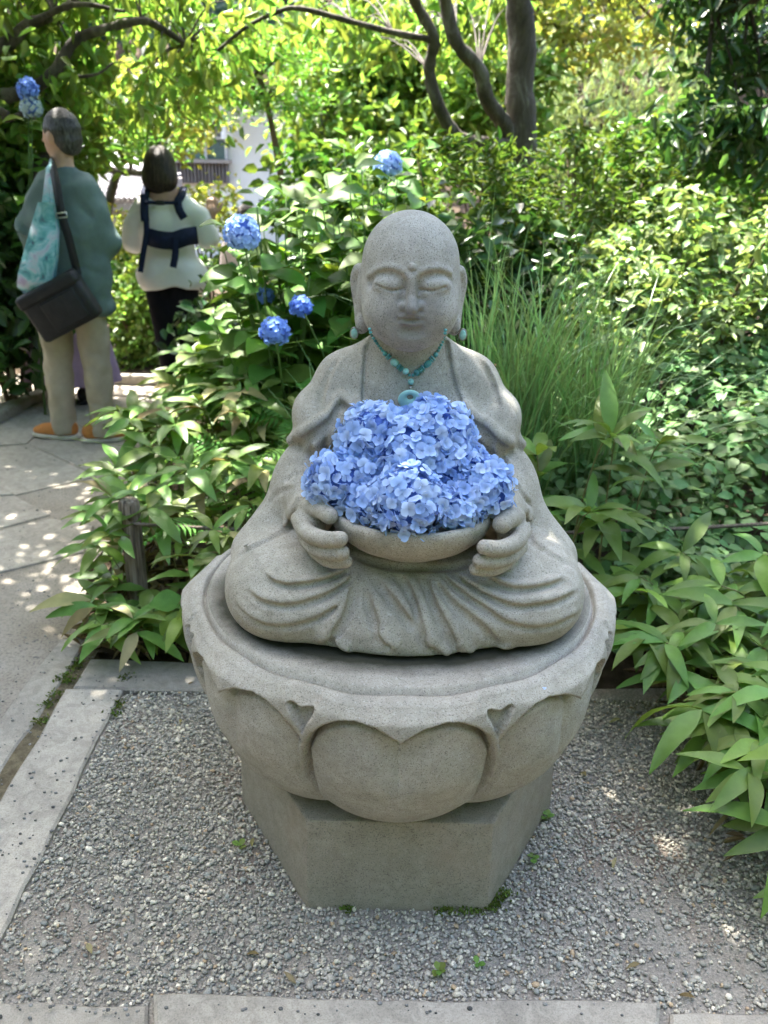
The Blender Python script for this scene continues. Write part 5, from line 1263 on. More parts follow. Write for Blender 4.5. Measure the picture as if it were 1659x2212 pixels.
tp = lambda x, y, dy: at(x, y, g.y + dy) - tg
mb = MB()
rows = [(88, 440, 118, 440, -0.16), (72, 490, 124, 500, -0.185), (58, 540, 122, 550, -0.20), (44, 590, 116, 600, -0.205), (42, 612, 106, 622, -0.19), (62, 630, 92, 632, -0.17)]
A = [tp(a, b, e - 0.03) for a, b, c_, d_, e in rows]; B = [tp(c_, d_, e - 0.03) for a, b, c_, d_, e in rows]
sheet(mb, A, B, 0.07); mb.build('pouch', M_TOTE, tote)
strap(tote, 'handle', [tp(98, 445, -0.20), tp(103, 400, -0.17), tp(108, 358, -0.09), tp(108, 348, 0.0)], 0.035, M_TOTE, 0.006); strap(tote, 'handle', [tp(114, 445, -0.20), tp(114, 400, -0.175), tp(113, 360, -0.09), tp(112, 350, 0.0)], 0.022, M_TOTE, 0.006)

# ---- woman in white blouse with a navy carrier harness
g2 = on_ground(388, 842); wom = empty('person', (g2.x, g2.y, 0), 'woman with brown bob in white blouse and black trousers wearing navy carrier straps', 'person')
wp = lambda x, y, dy=0.0: tuple(at(x, y, g2.y + dy) - Vector((g2.x, g2.y, 0)))
hw = wp(346, 365, 0.0)
obj('body', body_mesh(1.56, 0.0, hw, [[(-0.08, 0, 0.80), (-0.06, 0.01, 0.44), (-0.03, 0, 0.06)], [(0.08, 0, 0.80), (0.05, 0.02, 0.44), (0.03, 0.02, 0.06)]],
    [[(-0.13, 0, 1.19), wp(288, 500, 0.06), wp(300, 530, 0.26)], [(0.13, 0, 1.19), wp(448, 510, 0.05), wp(455, 462, 0.06)]], [(wp(300, 530, 0.26), (0.8, 0.6, 0.1), 1), (wp(455, 470, 0.05), (0.1, 0.2, 1.0), 1)], 0.1, 0.95), wom)
v = vol((-0.42, -0.30, 0.60), (0.36, 0.35, 1.36)); v.cap((-0.10, 0, 1.19), (0.10, 0, 1.19), 0.075, k=0.05); v.ell((0, 0, 1.06), (0.170, 0.13, 0.20), 0.04)
nb = 10
v.ell((0.01, 0, 0.76), (0.232, 0.165, 0.17), 0.05); v.ell((0, 0, 0.92), (0.168, 0.128, 0.14), 0.03)
v.chain([(-0.12, 0, 1.18), wp(300, 470, 0.03), wp(290, 520, 0.06)], [0.074, 0.078, 0.082], 0.03); v.chain([(0.12, 0, 1.18), wp(428, 470, 0.02), wp(448, 512, 0.04)], [0.074, 0.080, 0.080], 0.03)
for k in range(11):
    a = -0.25 + k * 0.04; v.chain([(a * 0.8 - 0.03, -0.16, 0.92), (a * 1.1 - 0.03, -0.20 + abs(a) * 0.2, 0.66)], 0.013, 0.016, 's')
sl, X, Y, Z = v.block(v.lo, v.lo + v.h * v.n, 0); v.phi = np.maximum(v.phi, (0.675 + 0.03 * np.sin(X * 9 + 1) - Z + 0 * Y).astype(np.float32)); v.ell((hw[0], 0.01, 1.33), (0.055, 0.055, 0.06), 0.0, 's')
v.wrinkle(0.006, 26, 3); obj('blouse', v.mesh('blouse', M_WHITE, 0), wom)
v = vol((-0.25, -0.2, 0.03), (0.26, 0.2, 0.92)); v.ell((-0.02, 0, 0.80), (0.16, 0.12, 0.13), 0.03); v.chain([(-0.085, 0, 0.80), (-0.055, 0.005, 0.44), (-0.03, 0, 0.06)], [0.108, 0.09, 0.075], 0.03); v.chain([(0.075, 0, 0.80), (0.065, 0.01, 0.44), (0.045, 0.02, 0.06)], [0.108, 0.09, 0.078], 0.03)
obj('trousers', v.mesh('trousers', M_BLACKPANT, 1), wom); shoe(wom, (-0.03, 0.0, 0.0), 0.2, M_BLACK, M_BLACK); shoe(wom, (0.06, 0.02, 0.0), -0.15, M_BLACK, M_BLACK)
v = vol((hw[0] - 0.17, hw[1] - 0.17, hw[2] - 0.19), (hw[0] + 0.17, hw[1] + 0.17, hw[2] + 0.17), 0.009)
v.ell((hw[0], hw[1] - 0.012, hw[2] + 0.02), (0.098, 0.108, 0.118), 0.01); v.ell((hw[0], hw[1] - 0.03, hw[2] - 0.06), (0.112, 0.088, 0.095), 0.04); v.ell((hw[0], hw[1] + 0.11, hw[2] - 0.04), (0.070, 0.07, 0.12), 0.01, 's')
Zc = hw[2] - 0.138; sl, X, Y, Z = v.block(v.lo, v.lo + v.h * v.n, 0); v.phi = np.maximum(v.phi, (Zc + 0.008 * np.sin(X * 60) - Z + 0 * Y).astype(np.float32))
for k in range(12): a = k / 12 * 6.28; v.chain([(hw[0] + 0.10 * math.cos(a), hw[1] - 0.02 + 0.11 * math.sin(a), hw[2] + 0.05), (hw[0] + 0.118 * math.cos(a), hw[1] - 0.03 + 0.11 * math.sin(a), hw[2] - 0.14)], 0.004, 0.008, 's')
obj('hair', v.mesh('hair', M_BROWNHAIR, 1), wom)
car = empty('baby_carrier', tuple(at(360, 480, g2.y - 0.15)), 'navy carrier harness strapped over the white blouse of the woman', 'harness'); cl = Vector(car.location); cp = lambda x, y, dy: at(x, y, g2.y + dy) - cl
strap(car, 'shoulder_strap', [cp(318, 402, 0.02), cp(313, 420, -0.085), cp(312, 440, -0.125), cp(312, 462, -0.15), cp(314, 478, -0.155)], 0.048, M_NAVY, 0.014, (1, 0, 0)); strap(car, 'shoulder_strap', [cp(396, 405, 0.02), cp(392, 422, -0.085), cp(384, 436, -0.12), cp(388, 455, -0.14), cp(398, 472, -0.14)], 0.048, M_NAVY, 0.014, (1, 0, 0))
strap(car, 'chest_strap', [cp(312, 437, -0.14), cp(340, 438, -0.148), cp(385, 438, -0.135)], 0.022, M_NAVY, 0.008, (0, 0, 1)); MB().box(cp(346, 438, -0.156), (0.05, 0.012, 0.030), None, 1, 0.004).build('clip', M_BLACK, car)
strap(car, 'waist_belt', [cp(322, 512, -0.165), cp(345, 518, -0.205), cp(375, 520, -0.205), cp(400, 512, -0.19), cp(425, 508, -0.13)], 0.105, M_NAVY, 0.02, (0, 0, 1))
strap(car, 'side_strap', [cp(316, 478, -0.165), cp(316, 505, -0.19), cp(310, 545, -0.20), cp(303, 588, -0.225)], 0.034, M_NAVY, 0.005, (1, 0, 0)); strap(car, 'side_strap', [cp(376, 512, -0.222), cp(379, 545, -0.235), cp(374, 578, -0.25)], 0.042, M_NAVY, 0.005, (1, 0, 0))

# ---- two more visitors, mostly hidden
def skirted(x, y, label, top, skirt, sx, hem, yaw):
    q = on_ground(x, y); p = empty('person', (q.x, q.y, 0), label, 'person'); H = 1.50
    obj('body', body_mesh(H, 0, (0, 0, 1.37), [[(-0.07, 0, 0.76), (-0.07, 0.01, 0.42), (-0.07, 0, 0.05)], [(0.07, 0, 0.76), (0.07, 0.02, 0.42), (0.07, 0.02, 0.05)]], [[(-0.16, 0, 1.15), (-0.19, 0.04, 0.95), (-0.1, 0.18, 0.92)], [(0.16, 0, 1.15), (0.19, 0.04, 0.95), (0.1, 0.18, 0.92)]], [((-0.1, 0.18, 0.92), (0.6, 0.7, 0.1), 1), ((0.1, 0.18, 0.92), (-0.6, 0.7, 0.1), -1)], yaw, 0.9), p)
    v = vol((-0.32, -0.25, 0.70), (0.32, 0.3, 1.3)); v.cap((-0.13, 0, 1.15), (0.13, 0, 1.15), 0.075, k=0.04); v.ell((0, 0, 0.98), (0.165, 0.12, 0.22), 0.05); v.chain([(-0.16, 0, 1.14), (-0.19, 0.04, 0.95)], 0.07, 0.03); v.chain([(0.16, 0, 1.14), (0.19, 0.04, 0.95)], 0.07, 0.03); obj('blouse', v.mesh('blouse', top, 1), p)
    V = []; F = []; nz, na = 9, 64
    for i in range(nz):
        t = i / (nz - 1); z = 0.92 + (hem - 0.92) * t; r = 0.13 + (sx - 0.13) * t ** 0.8
        for k in range(na): a = 2 * math.pi * k / na; rr_ = r * (1 + 0.09 * t * math.sin(a * 11) + 0.03 * t * math.sin(a * 23 + 1)); V.append((rr_ * math.cos(a), 0.75 * rr_ * math.sin(a), z + 0.012 * t * math.sin(a * 5)))
    for i in range(nz - 1):
        for k in range(na): F.append((i * na + k, (i + 1) * na + k, (i + 1) * na + (k + 1) % na, i * na + (k + 1) % na))
    obj('skirt', mesh_np('skirt', V, F, skirt), p)
    v = vol((-0.15, -0.15, 1.2), (0.15, 0.15, 1.52), 0.012); v.ell((0, -0.012, 1.39), (0.09, 0.10, 0.11), 0.01); v.ell((0, 0.11, 1.34), (0.07, 0.07, 0.11), 0.01, 's'); obj('hair', v.mesh('hair', M_BROWNHAIR, 1), p)
    shoe(p, (-0.07, 0, 0), 0.3, M_BLACK, M_BLACK); shoe(p, (0.07, 0.02, 0), -0.2, M_BLACK, M_BLACK); return p
skirted(166, 868, 'person in a long lavender pleated skirt standing half hidden behind the man', M_LAV, M_LAV, 0.285, 0.14, 0.2)
tp_ = skirted(548, 822, 'person in pale mauve top and pale blue skirt glimpsed through the hydrangea leaves', M_MAUVE, M_SKY, 0.24, 0.22, -0.3)
tp_.scale = (0.8, 0.8, 0.8)
# ================================================================ trees, shrubs, house, far woods
def leaves_np(P, D, N, L, W, seed, fold=0.2, droop=0.25):
    """many leaves as one mesh: P base points, D directions, N normals"""
    n = len(P); D = D / np.linalg.norm(D, axis=1, keepdims=True); S = np.cross(D, N); S /= np.linalg.norm(S, axis=1, keepdims=True) + 1e-9; U = np.cross(S, D)
    L = np.broadcast_to(np.asarray(L, float).reshape(-1, 1), (n, 1)); W = np.broadcast_to(np.asarray(W, float).reshape(-1, 1), (n, 1))
    c1 = P + D * L * 0.30; c2 = P + D * L * 0.68 - U * L * droop * 0.4; b = [P, c1 - S * W * 0.46 + U * W * fold, c2 - S * W * 0.42 + U * W * fold, P + D * L - U * L * droop, c2 + S * W * 0.42 + U * W * fold, c1 + S * W * 0.46 + U * W * fold]
    V = np.stack(b, 1).reshape(-1, 3); k = (np.arange(n) * 6)[:, None]
    F = np.concatenate([k + np.array([[0, 3, 2, 1]]), k + np.array([[0, 5, 4, 3]])], 0)
    rng = np.random.default_rng(seed); t = rng.random((n, 3)); return V, F, np.repeat(t, 6, 0)
def clumps(c, r, n, ncl, cs, seed, hollow=0.35):
    """leaf base points gathered in uneven clumps through an ellipsoid"""
    rng = np.random.default_rng(seed); d = rng.normal(size=(ncl, 3)); d /= np.linalg.norm(d, axis=1, keepdims=True); q = (hollow + (1 - hollow) * rng.random((ncl, 1))) ** 0.6
    C = np.array(c) + d * q * np.array(r) * rng.uniform(0.75, 1.1, (ncl, 1)); w = rng.random(ncl) ** 0.7 + 0.15; i = rng.choice(ncl, n, p=w / w.sum())
    e = rng.normal(size=(n, 3)) * np.array(cs) * rng.uniform(0.5, 1.2, (ncl, 1))[i]; return C[i] + e, C, rng
def foliage(name, parent, c, r, n, ncl, cs, L, W, mat, seed, down=0.25, flat=0.4, hollow=0.35, cut=None):
    P, C, rng = clumps(c, r, n, ncl, cs, seed, hollow)
    if cut is not None: P = P[cut(P)]
    m = len(P); D = rng.normal(size=(m, 3)); D[:, 2] = D[:, 2] * 0.5 - down; N = rng.normal(size=(m, 3)) * (1 - flat); N[:, 2] += 1.0 * flat + 0.3; N[:, 1] -= 0.15
    V, F, T = leaves_np(P, D, N, L * rng.uniform(0.7, 1.3, m), W * rng.uniform(0.7, 1.3, m), seed)
    o = np.array(parent.location) if parent is not None else np.zeros(3)
    ob = obj(name, mesh_np(name, V - o, F, mat, True, T), parent); ob['kind'] = 'stuff'; return ob, C
def bark(name, c1, c2, c3, sc=9):
    m, nt, b = new_mat(name); v = coord(nt); mp = nt.nodes.new('ShaderNodeMapping'); mp.inputs['Scale'].default_value = (1, 1, 0.45); nt.links.new(v, mp.inputs[0]); n = noise(nt, sc, 6, 0.7, mp.outputs[0], 0.6)
    r = ramp(nt, n.outputs['Fac'], [(0.34, c1), (0.52, c2), (0.68, c3)]); nt.links.new(r.outputs[0], b.inputs['Base Color']); b.inputs['Roughness'].default_value = 0.9; bump(nt, b, n.outputs['Fac'], 0.8, 0.03); return m
M_BARK = bark('grey_brown_bark', (0.030, 0.024, 0.018), (0.075, 0.060, 0.046), (0.19, 0.175, 0.15)); M_DARKBARK = bark('dark_bark', (0.025, 0.020, 0.016), (0.065, 0.052, 0.042), (0.15, 0.13, 0.11))
M_L_BRIGHT = leaf_mat('sunlit_leaf', (0.12, 0.23, 0.045), (0.22, 0.32, 0.075), 0.5, 0.45, tint=True)
M_L_YELLOW = leaf_mat('yellow_green_leaf', (0.20, 0.28, 0.055), (0.32, 0.32, 0.085), 0.5, 0.5, tint=True, hue=0.035)
M_L_MID = leaf_mat('mid_green_leaf', (0.060, 0.14, 0.028), (0.12, 0.22, 0.045), 0.42, 0.42, tint=True)
M_L_DARK = leaf_mat('evergreen_leaf', (0.028, 0.072, 0.020), (0.07, 0.145, 0.04), 0.28, 0.32, tint=True, spec=0.5)
M_L_AZ = leaf_mat('azalea_leaf', (0.042, 0.092, 0.018), (0.105, 0.168, 0.032), 0.40, 0.55, tint=True, spec=0.25)
M_L_PALE = leaf_mat('pale_shrub_leaf', (0.10, 0.19, 0.05), (0.25, 0.33, 0.14), 0.35, 0.42, tint=True, spec=0.4)
M_L_WILLOW = leaf_mat('grey_green_leaf', (0.17, 0.25, 0.11), (0.30, 0.37, 0.17), 0.4, 0.5, tint=True)
M_L_FEATHER = leaf_mat('feathery_leaf', (0.10, 0.26, 0.04), (0.18, 0.36, 0.06), 0.45, 0.5, tint=True)
M_L_WOOD = leaf_mat('woodland_leaf', (0.014, 0.036, 0.022), (0.035, 0.070, 0.036), 0.2, 0.6, tint=True)

def limb(mb, pts, r0, r1, n=8, k=5):
    P = spline(pts, k); m = len(P); mb.tube([tuple(q) for q in P], [(r0 + (r1 - r0) * i / (m - 1)) * (1 + 0.05 * math.sin(i * 1.9) + random.uniform(-0.07, 0.09)) for i in range(m)], n)
def twigs(mb, C, base_pts, r=0.006, every=1):
    B = np.array([tuple(b) for b in base_pts])
    for c in C[::every]:
        j = np.argmin(((B - c) ** 2).sum(1)); a, b = Vector(B[j]), Vector(c); limb(mb, [a, a.lerp(b, 0.5) + Vector((0, 0, 0.08)), b], r, r * 0.35, 5, 3)

# ---- main tree: three stems behind the azalea, crown overhead shading the statue
tb = at(1124, 330, 6.2); mt = empty('tree', (tb.x, tb.y, 0.2), 'tree with one straight and two curving grey stems rising behind the azalea', 'tree'); o = Vector(mt.location)
q = lambda x, y, Y: at(x, y, Y) - o
mb = MB(); base = [q(1128, 330, 6.2) - Vector((0, 0, 1.3)), q(1126, 310, 6.2), q(1122, 200, 6.2), q(1128, 90, 6.2), q(1118, -20, 6.15), q(1112, -200, 6.0), q(1080, -420, 5.5)]
limb(mb, base, 0.105, 0.07, 14); mb.build('trunk', M_BARK, mt)
stems = []
for L, r0 in (([(1100, 300, 6.15), (1085, 262, 6.1), (1052, 215, 6.0), (1035, 150, 5.95), (985, 90, 5.9), (962, 0, 5.85), (940, -160, 5.5), (880, -380, 4.9)], 0.056), ([(1100, 315, 6.1), (1010, 305, 6.0), (975, 280, 5.95), (944, 220, 5.9), (927, 150, 5.9), (937, 80, 5.85), (895, 0, 5.8), (850, -150, 5.3), (780, -330, 4.7)], 0.046)):
    mb = MB(); pts = [q(*c) for c in L]; limb(mb, pts, r0, r0 * 0.55, 10); mb.build('stem', M_BARK, mt); stems.append(pts)
mb = MB(); br = [q(930, 85, 5.85), q(850, 70, 5.8), q(760, 47, 5.75), q(645, 18, 5.7), q(590, 30, 5.7), q(530, 60, 5.7), q(470, 110, 5.7)]; limb(mb, br, 0.020, 0.010, 8)
mb.build('branch', M_DARKBARK, mt)
mb = MB(); heads = [base[-1], stems[0][-1], stems[1][-1]]; bp_ = []
rgt = random.Random(3)
for h in heads:
    for k in range(6):
        a = rgt.uniform(0, 6.28); e = h + Vector((1.6 * math.cos(a), 1.3 * math.sin(a) - 0.5, rgt.uniform(0.1, 1.2))); pts = [h, h.lerp(e, 0.5) + Vector((0, 0, 0.25)), e]; limb(mb, pts, 0.035, 0.012, 6); bp_ += [h.lerp(e, 0.5), e]
mb.build('limbs', M_BARK, mt)
c0 = (-0.5, 3.5, 4.5)
ob, C = foliage('crown', mt, c0, (2.1, 1.9, 1.0), 9500, 70, (0.34, 0.34, 0.22), 0.13, 0.065, M_L_BRIGHT, 41, cut=lambda P: (P[:, 2] > 1.5 + 0.19 * P[:, 1]) & ~((np.abs(P[:, 0] + 1.65) < 0.65) & (np.abs(P[:, 1] - 5.0) < 0.9) & (np.random.default_rng(1).random(len(P)) < 0.8)))
ob, C = foliage('hanging_leaves', mt, tuple(at(860, 40, 7.0)), (0.95, 0.4, 0.36), 800, 26, (0.11, 0.11, 0.10), 0.12, 0.05, M_L_BRIGHT, 42, down=0.9)
mb = MB(); twigs(mb, C - np.array(o), br + stems[0][3:6] + stems[1][3:6], 0.007); mb.build('twigs', M_DARKBARK, mt)

def shrub(name, label, cat, foot, parts, trunk=None, tr=0.03, stems_n=7, bmat=M_TWIG, twig_every=1, fname='foliage'):
    """parts: list of foliage argument dicts; stems run from the foot into the clumps"""
    e = empty(name, tuple(foot), label, cat); o = Vector(foot); allC = []
    for p in parts:
        ob, C = foliage(p.get('name', fname), e, p['c'], p['r'], p['n'], p['ncl'], p['cs'], p['L'], p['W'], p['mat'], p['seed'], p.get('down', 0.2), p.get('flat', 0.4), p.get('hollow', 0.35), p.get('cut')); allC.append(C)
    C = np.concatenate(allC) - np.array(o); mb = MB(); rg = random.Random(parts[0]['seed'])
    if trunk:
        limb(mb, [Vector(t) - o for t in trunk], tr, tr * 0.5, 9); tb_ = [Vector(t) - o for t in spline(trunk, 3)]; mb.build('trunk', bmat, e); mb = MB(); twigs(mb, C, tb_, min(0.012, tr * 0.3), twig_every); mb.build('branches', bmat, e)
    else:
        for k in range(stems_n):
            c = Vector(C[rg.randrange(len(C))]); limb(mb, [Vector((c.x * 0.15, c.y * 0.15, -0.02)), Vector((c.x * 0.5, c.y * 0.5, c.z * 0.55)), c], 0.012, 0.004, 5, 3)
        mb.build('stems', bmat, e)
    return e
D3 = lambda v: tuple(v)
# ---- azalea behind the statue head
for (px, py, Y, rx, ry, rz, n, seed, lab) in ((1010, 480, 4.7, 0.55, 0.42, 0.42, 3600, 51, 'dense azalea shrub with small bright leaves directly behind the statue head'), (1270, 455, 5.0, 0.58, 0.45, 0.40, 3600, 52, 'spreading azalea shrub with dark twiggy underside below the straight tree stem')):
    c = at(px, py, Y); shrub('azalea_shrub', lab, 'shrub', (c.x, c.y, 0.35), [dict(c=D3(c), r=(rx, ry, rz), n=n, ncl=75, cs=(0.075, 0.075, 0.05), L=0.055, W=0.02, mat=M_L_AZ, seed=seed, down=-0.35, flat=0.2, hollow=0.5)], stems_n=26)
# ---- pale-leaved shrubs and greens on the right
c = at(1530, 600, 4.3); shrub('pale_leaved_shrub', 'wild shrub with pale shiny leaves rising above the vine bank', 'shrub', (c.x, c.y, 0.5), [dict(c=D3(c), r=(0.62, 0.5, 0.42), n=2600, ncl=70, cs=(0.11, 0.10, 0.07), L=0.066, W=0.036, mat=M_L_PALE, seed=61, down=0.1, flat=0.7)], stems_n=16)
c = at(1340, 700, 4.0); shrub('pale_leaved_shrub', 'low wild shrub with yellowish leaves between tall grass and pale shrub', 'shrub', (c.x, c.y, 0.45), [dict(c=D3(c), r=(0.42, 0.4, 0.26), n=1300, ncl=45, cs=(0.10, 0.10, 0.06), L=0.056, W=0.032, mat=M_L_PALE, seed=62, down=0.1, flat=0.7)], stems_n=12)
c = at(1520, 405, 6.2); shrub('mixed_shrub', 'bushy mid green shrub below the dark evergreen branches', 'shrub', (c.x, c.y, 0.5), [dict(c=D3(c), r=(0.95, 0.6, 0.5), n=3000, ncl=70, cs=(0.14, 0.14, 0.10), L=0.085, W=0.045, mat=M_L_MID, seed=63)], stems_n=14)
c = at(1390, 560, 5.4); shrub('mixed_shrub', 'yellow green shrub in sunlight behind the azalea twigs', 'shrub', (c.x, c.y, 0.45), [dict(c=D3(c), r=(0.6, 0.4, 0.35), n=1500, ncl=50, cs=(0.12, 0.12, 0.08), L=0.08, W=0.045, mat=M_L_BRIGHT, seed=64)], stems_n=10)
# ---- dark evergreen overhanging at the right
c = at(1610, 110, 5.2); shrub('evergreen_tree', 'dark glossy evergreen tree reaching over from the right-hand bank', 'tree', (c.x + 1.1, c.y + 0.3, 0.3),
    [dict(c=D3(c + Vector((0.25, 0, 0.25))), r=(0.85, 0.6, 0.55), n=3000, ncl=46, cs=(0.12, 0.12, 0.06), L=0.088, W=0.036, mat=M_L_DARK, seed=71, down=0.35, name='crown'), dict(c=D3(at(1590, 275, 4.9)), r=(0.42, 0.35, 0.16), n=800, ncl=18, cs=(0.10, 0.11, 0.06), L=0.10, W=0.038, mat=M_L_DARK, seed=72, down=0.8, name='crown'),
     dict(c=D3(c + Vector((1.1, -0.2, 1.6))), r=(1.3, 1.2, 1.0), n=3000, ncl=45, cs=(0.22, 0.22, 0.15), L=0.13, W=0.055, mat=M_L_DARK, seed=73, down=0.35, name='crown')],
    trunk=[(c.x + 1.1, c.y + 0.3, 0.2), (c.x + 1.05, c.y + 0.25, 1.4), (c.x + 0.8, c.y + 0.1, 2.2), (c.x + 0.3, c.y, 2.35), (c.x - 0.2, c.y, 2.25)], tr=0.09, bmat=M_DARKBARK, twig_every=4)
# ---- weeping grey-green tree, yellow maple, bright thicket, feathery tree
c = at(1330, 235, 11.0); shrub('weeping_tree', 'grey green weeping tree with fine hanging leaves in the middle distance', 'tree', (c.x, c.y, 0.2), [dict(c=D3(c), r=(1.25, 0.9, 0.75), n=7000, ncl=120, cs=(0.11, 0.11, 0.24), L=0.11, W=0.02, mat=M_L_WILLOW, seed=81, down=2.0, flat=0.1, hollow=0.6, name='crown')], trunk=[(c.x, c.y, 0), (c.x + 0.1, c.y, 1.2), (c.x, c.y, 2.2)], tr=0.1)
c = at(1270, 60, 8.5); shrub('maple_tree', 'maple with yellow green and orange tinted leaves beside the straight tree stem', 'tree', (c.x - 0.6, c.y, 0.2), [dict(c=D3(c + Vector((0.1, 0, 0.25))), r=(0.95, 0.6, 0.55), n=2600, ncl=60, cs=(0.15, 0.15, 0.09), L=0.075, W=0.05, mat=M_L_YELLOW, seed=82, down=0.4, name='crown')], trunk=[(c.x - 0.62, c.y, 0), (c.x - 0.6, c.y, 1.4), (c.x - 0.5, c.y, 2.6), (c.x - 0.1, c.y, 3.0)], tr=0.06)
for i, (px, py, Y, rx, rz, n, m) in enumerate(((735, 250, 8.6, 0.6, 0.7, 2800, M_L_BRIGHT), (900, 215, 8.9, 0.9, 0.8, 4200, M_L_BRIGHT), (1060, 230, 8.3, 0.6, 0.7, 2600, M_L_BRIGHT), (800, 130, 9.4, 1.0, 0.6, 3000, M_L_BRIGHT))):
    c = at(px, py, Y); shrub('sunlit_shrub', ['tall sunlit shrub with yellow green leaves between hydrangea bush and white house', 'tall sunlit shrub with yellow green leaves behind the curving tree stems', 'tall sunlit shrub with bright leaves close beside the straight tree stem', 'taller bright green shrub showing above the other sunlit shrubs'][i], 'shrub', (c.x, c.y, 0.1), [dict(c=D3(c), r=(rx, 0.55, rz), n=n, ncl=70, cs=(0.14, 0.14, 0.11), L=0.105, W=0.05, mat=m, seed=90 + i, down=0.4)], stems_n=12)
c = at(560, 170, 7.6); shrub('feathery_tree', 'small tree with layered feathery bright green sprays above the hydrangea bush', 'tree', (c.x + 0.3, c.y, 0.1), [dict(c=D3(c), r=(0.52, 0.4, 0.42), n=4600, ncl=42, cs=(0.17, 0.15, 0.035), L=0.05, W=0.016, mat=M_L_FEATHER, seed=95, down=0.15, flat=0.85, name='crown')], trunk=[(c.x + 0.3, c.y, 0), (c.x + 0.2, c.y, 1.0), (c.x + 0.05, c.y, 1.9), (c.x - 0.1, c.y, 2.3)], tr=0.035)
# ---- cherry on the left with crooked dark limbs over the path
c = at(170, 120, 5.6); ct = empty('cherry_tree', (-3.6, 5.2, 0), 'old cherry tree with crooked dark limbs stretching over the path', 'tree'); o = Vector(ct.location); q = lambda x, y, Y: at(x, y, Y) - o
mb = MB(); limb(mb, [(0, 0, 0), (0.1, 0.05, 1.0), (0.25, 0, 1.7), (0.5, 0.1, 2.2)], 0.14, 0.10, 12); mb.build('trunk', M_DARKBARK, ct)
L1 = [Vector((0.25, 0, 1.7)), q(-60, 215, 5.3), q(60, 195, 5.3), q(120, 152, 5.3), q(162, 88, 5.35), q(230, 62, 5.4), q(305, 45, 5.5), q(350, 62, 5.6), q(400, 95, 5.7)]; L2 = [Vector((0.4, 0.05, 2.0)), q(-40, 110, 5.4), q(60, 55, 5.4), q(120, 30, 5.5), q(190, -20, 5.5)]; L3 = [Vector((0.3, 0, 1.75)), q(-30, 235, 5.1), q(12, 258, 5.1), q(55, 246, 5.1), q(88, 272, 5.1)]
L4 = [q(120, 152, 5.3), q(160, 165, 5.25), q(210, 160, 5.2), q(245, 135, 5.2)]; L5 = [q(60, 55, 5.4), q(160, 10, 5.3), q(270, 25, 5.3)]
mb = MB()
for L, r in ((L1, 0.045), (L2, 0.05), (L3, 0.026), (L4, 0.014), (L5, 0.022)): limb(mb, L, r, r * 0.35, 8)
mb.build('limbs', M_DARKBARK, ct)
ob, C1 = foliage('crown', ct, D3(at(200, 90, 5.9)), (1.15, 0.7, 0.52), 3600, 60, (0.17, 0.17, 0.12), 0.10, 0.042, M_L_BRIGHT, 101, down=0.9)
ob, C2 = foliage('crown', ct, D3(at(60, 300, 5.7)), (0.55, 0.4, 0.40), 1300, 30, (0.14, 0.14, 0.12), 0.10, 0.045, M_L_BRIGHT, 102, down=0.6)
ob, C3 = foliage('crown', ct, (-2.6, 4.5, 3.7), (1.7, 2.3, 0.8), 9000, 75, (0.30, 0.30, 0.2), 0.13, 0.06, M_L_BRIGHT, 103, down=0.6, cut=lambda P: ~((np.abs(P[:, 0] + 1.45) < 0.6) & (np.abs(P[:, 1] - 4.75) < 0.9) & (np.random.default_rng(2).random(len(P)) < 0.8)))
ob, C4 = foliage('crown', ct, (-1.9, 2.75, 3.9), (1.0, 0.95, 0.5), 2800, 32, (0.22, 0.22, 0.16), 0.13, 0.06, M_L_BRIGHT, 104, down=0.5)  # extra leaves out of view, added to block sun spots on the foreground
mb = MB(); top_ = Vector((0.5, 0.1, 2.2))
for cc in list(C3[::5]) + list(C4[::5]):
    e_ = Vector(cc) - o; limb(mb, [top_, top_.lerp(e_, 0.5) + Vector((0, 0, 0.35)), e_], 0.04, 0.010, 6, 4)
mb.build('upper_limbs', M_DARKBARK, ct)
mb = MB(); twigs(mb, np.concatenate([C1, C2]) - np.array(o), L1[2:] + L2[1:] + L5, 0.007); mb.build('twigs', M_DARKBARK, ct)
c = at(315, 225, 8.2); shrub('maple_tree', 'maple with orange flecked yellow leaves in front of the house', 'tree', (c.x - 0.5, c.y, 0), [dict(c=D3(c), r=(0.9, 0.6, 0.40), n=2200, ncl=55, cs=(0.15, 0.15, 0.10), L=0.075, W=0.045, mat=M_L_YELLOW, seed=111, down=0.7, name='crown')], trunk=[(c.x - 0.5, c.y, 0), (c.x - 0.45, c.y, 0.9), (c.x - 0.2, c.y, 1.5), (c.x + 0.3, c.y, 1.9)], tr=0.05, bmat=M_DARKBARK)
c = at(265, 300, 7.2); shrub('pine_tree', 'dark leaved small tree with bent bare branch behind the man', 'tree', (c.x - 0.4, c.y, 0), [dict(c=D3(c), r=(0.5, 0.35, 0.22), n=900, ncl=20, cs=(0.13, 0.12, 0.06), L=0.06, W=0.025, mat=M_L_MID, seed=112, down=0.1, name='crown')], trunk=[(c.x - 0.4, c.y, 0), tuple(at(190, 395, 7.2)), tuple(at(262, 372, 7.2)), tuple(at(320, 372, 7.2)), tuple(at(352, 325, 7.2))], tr=0.035, bmat=M_DARKBARK)
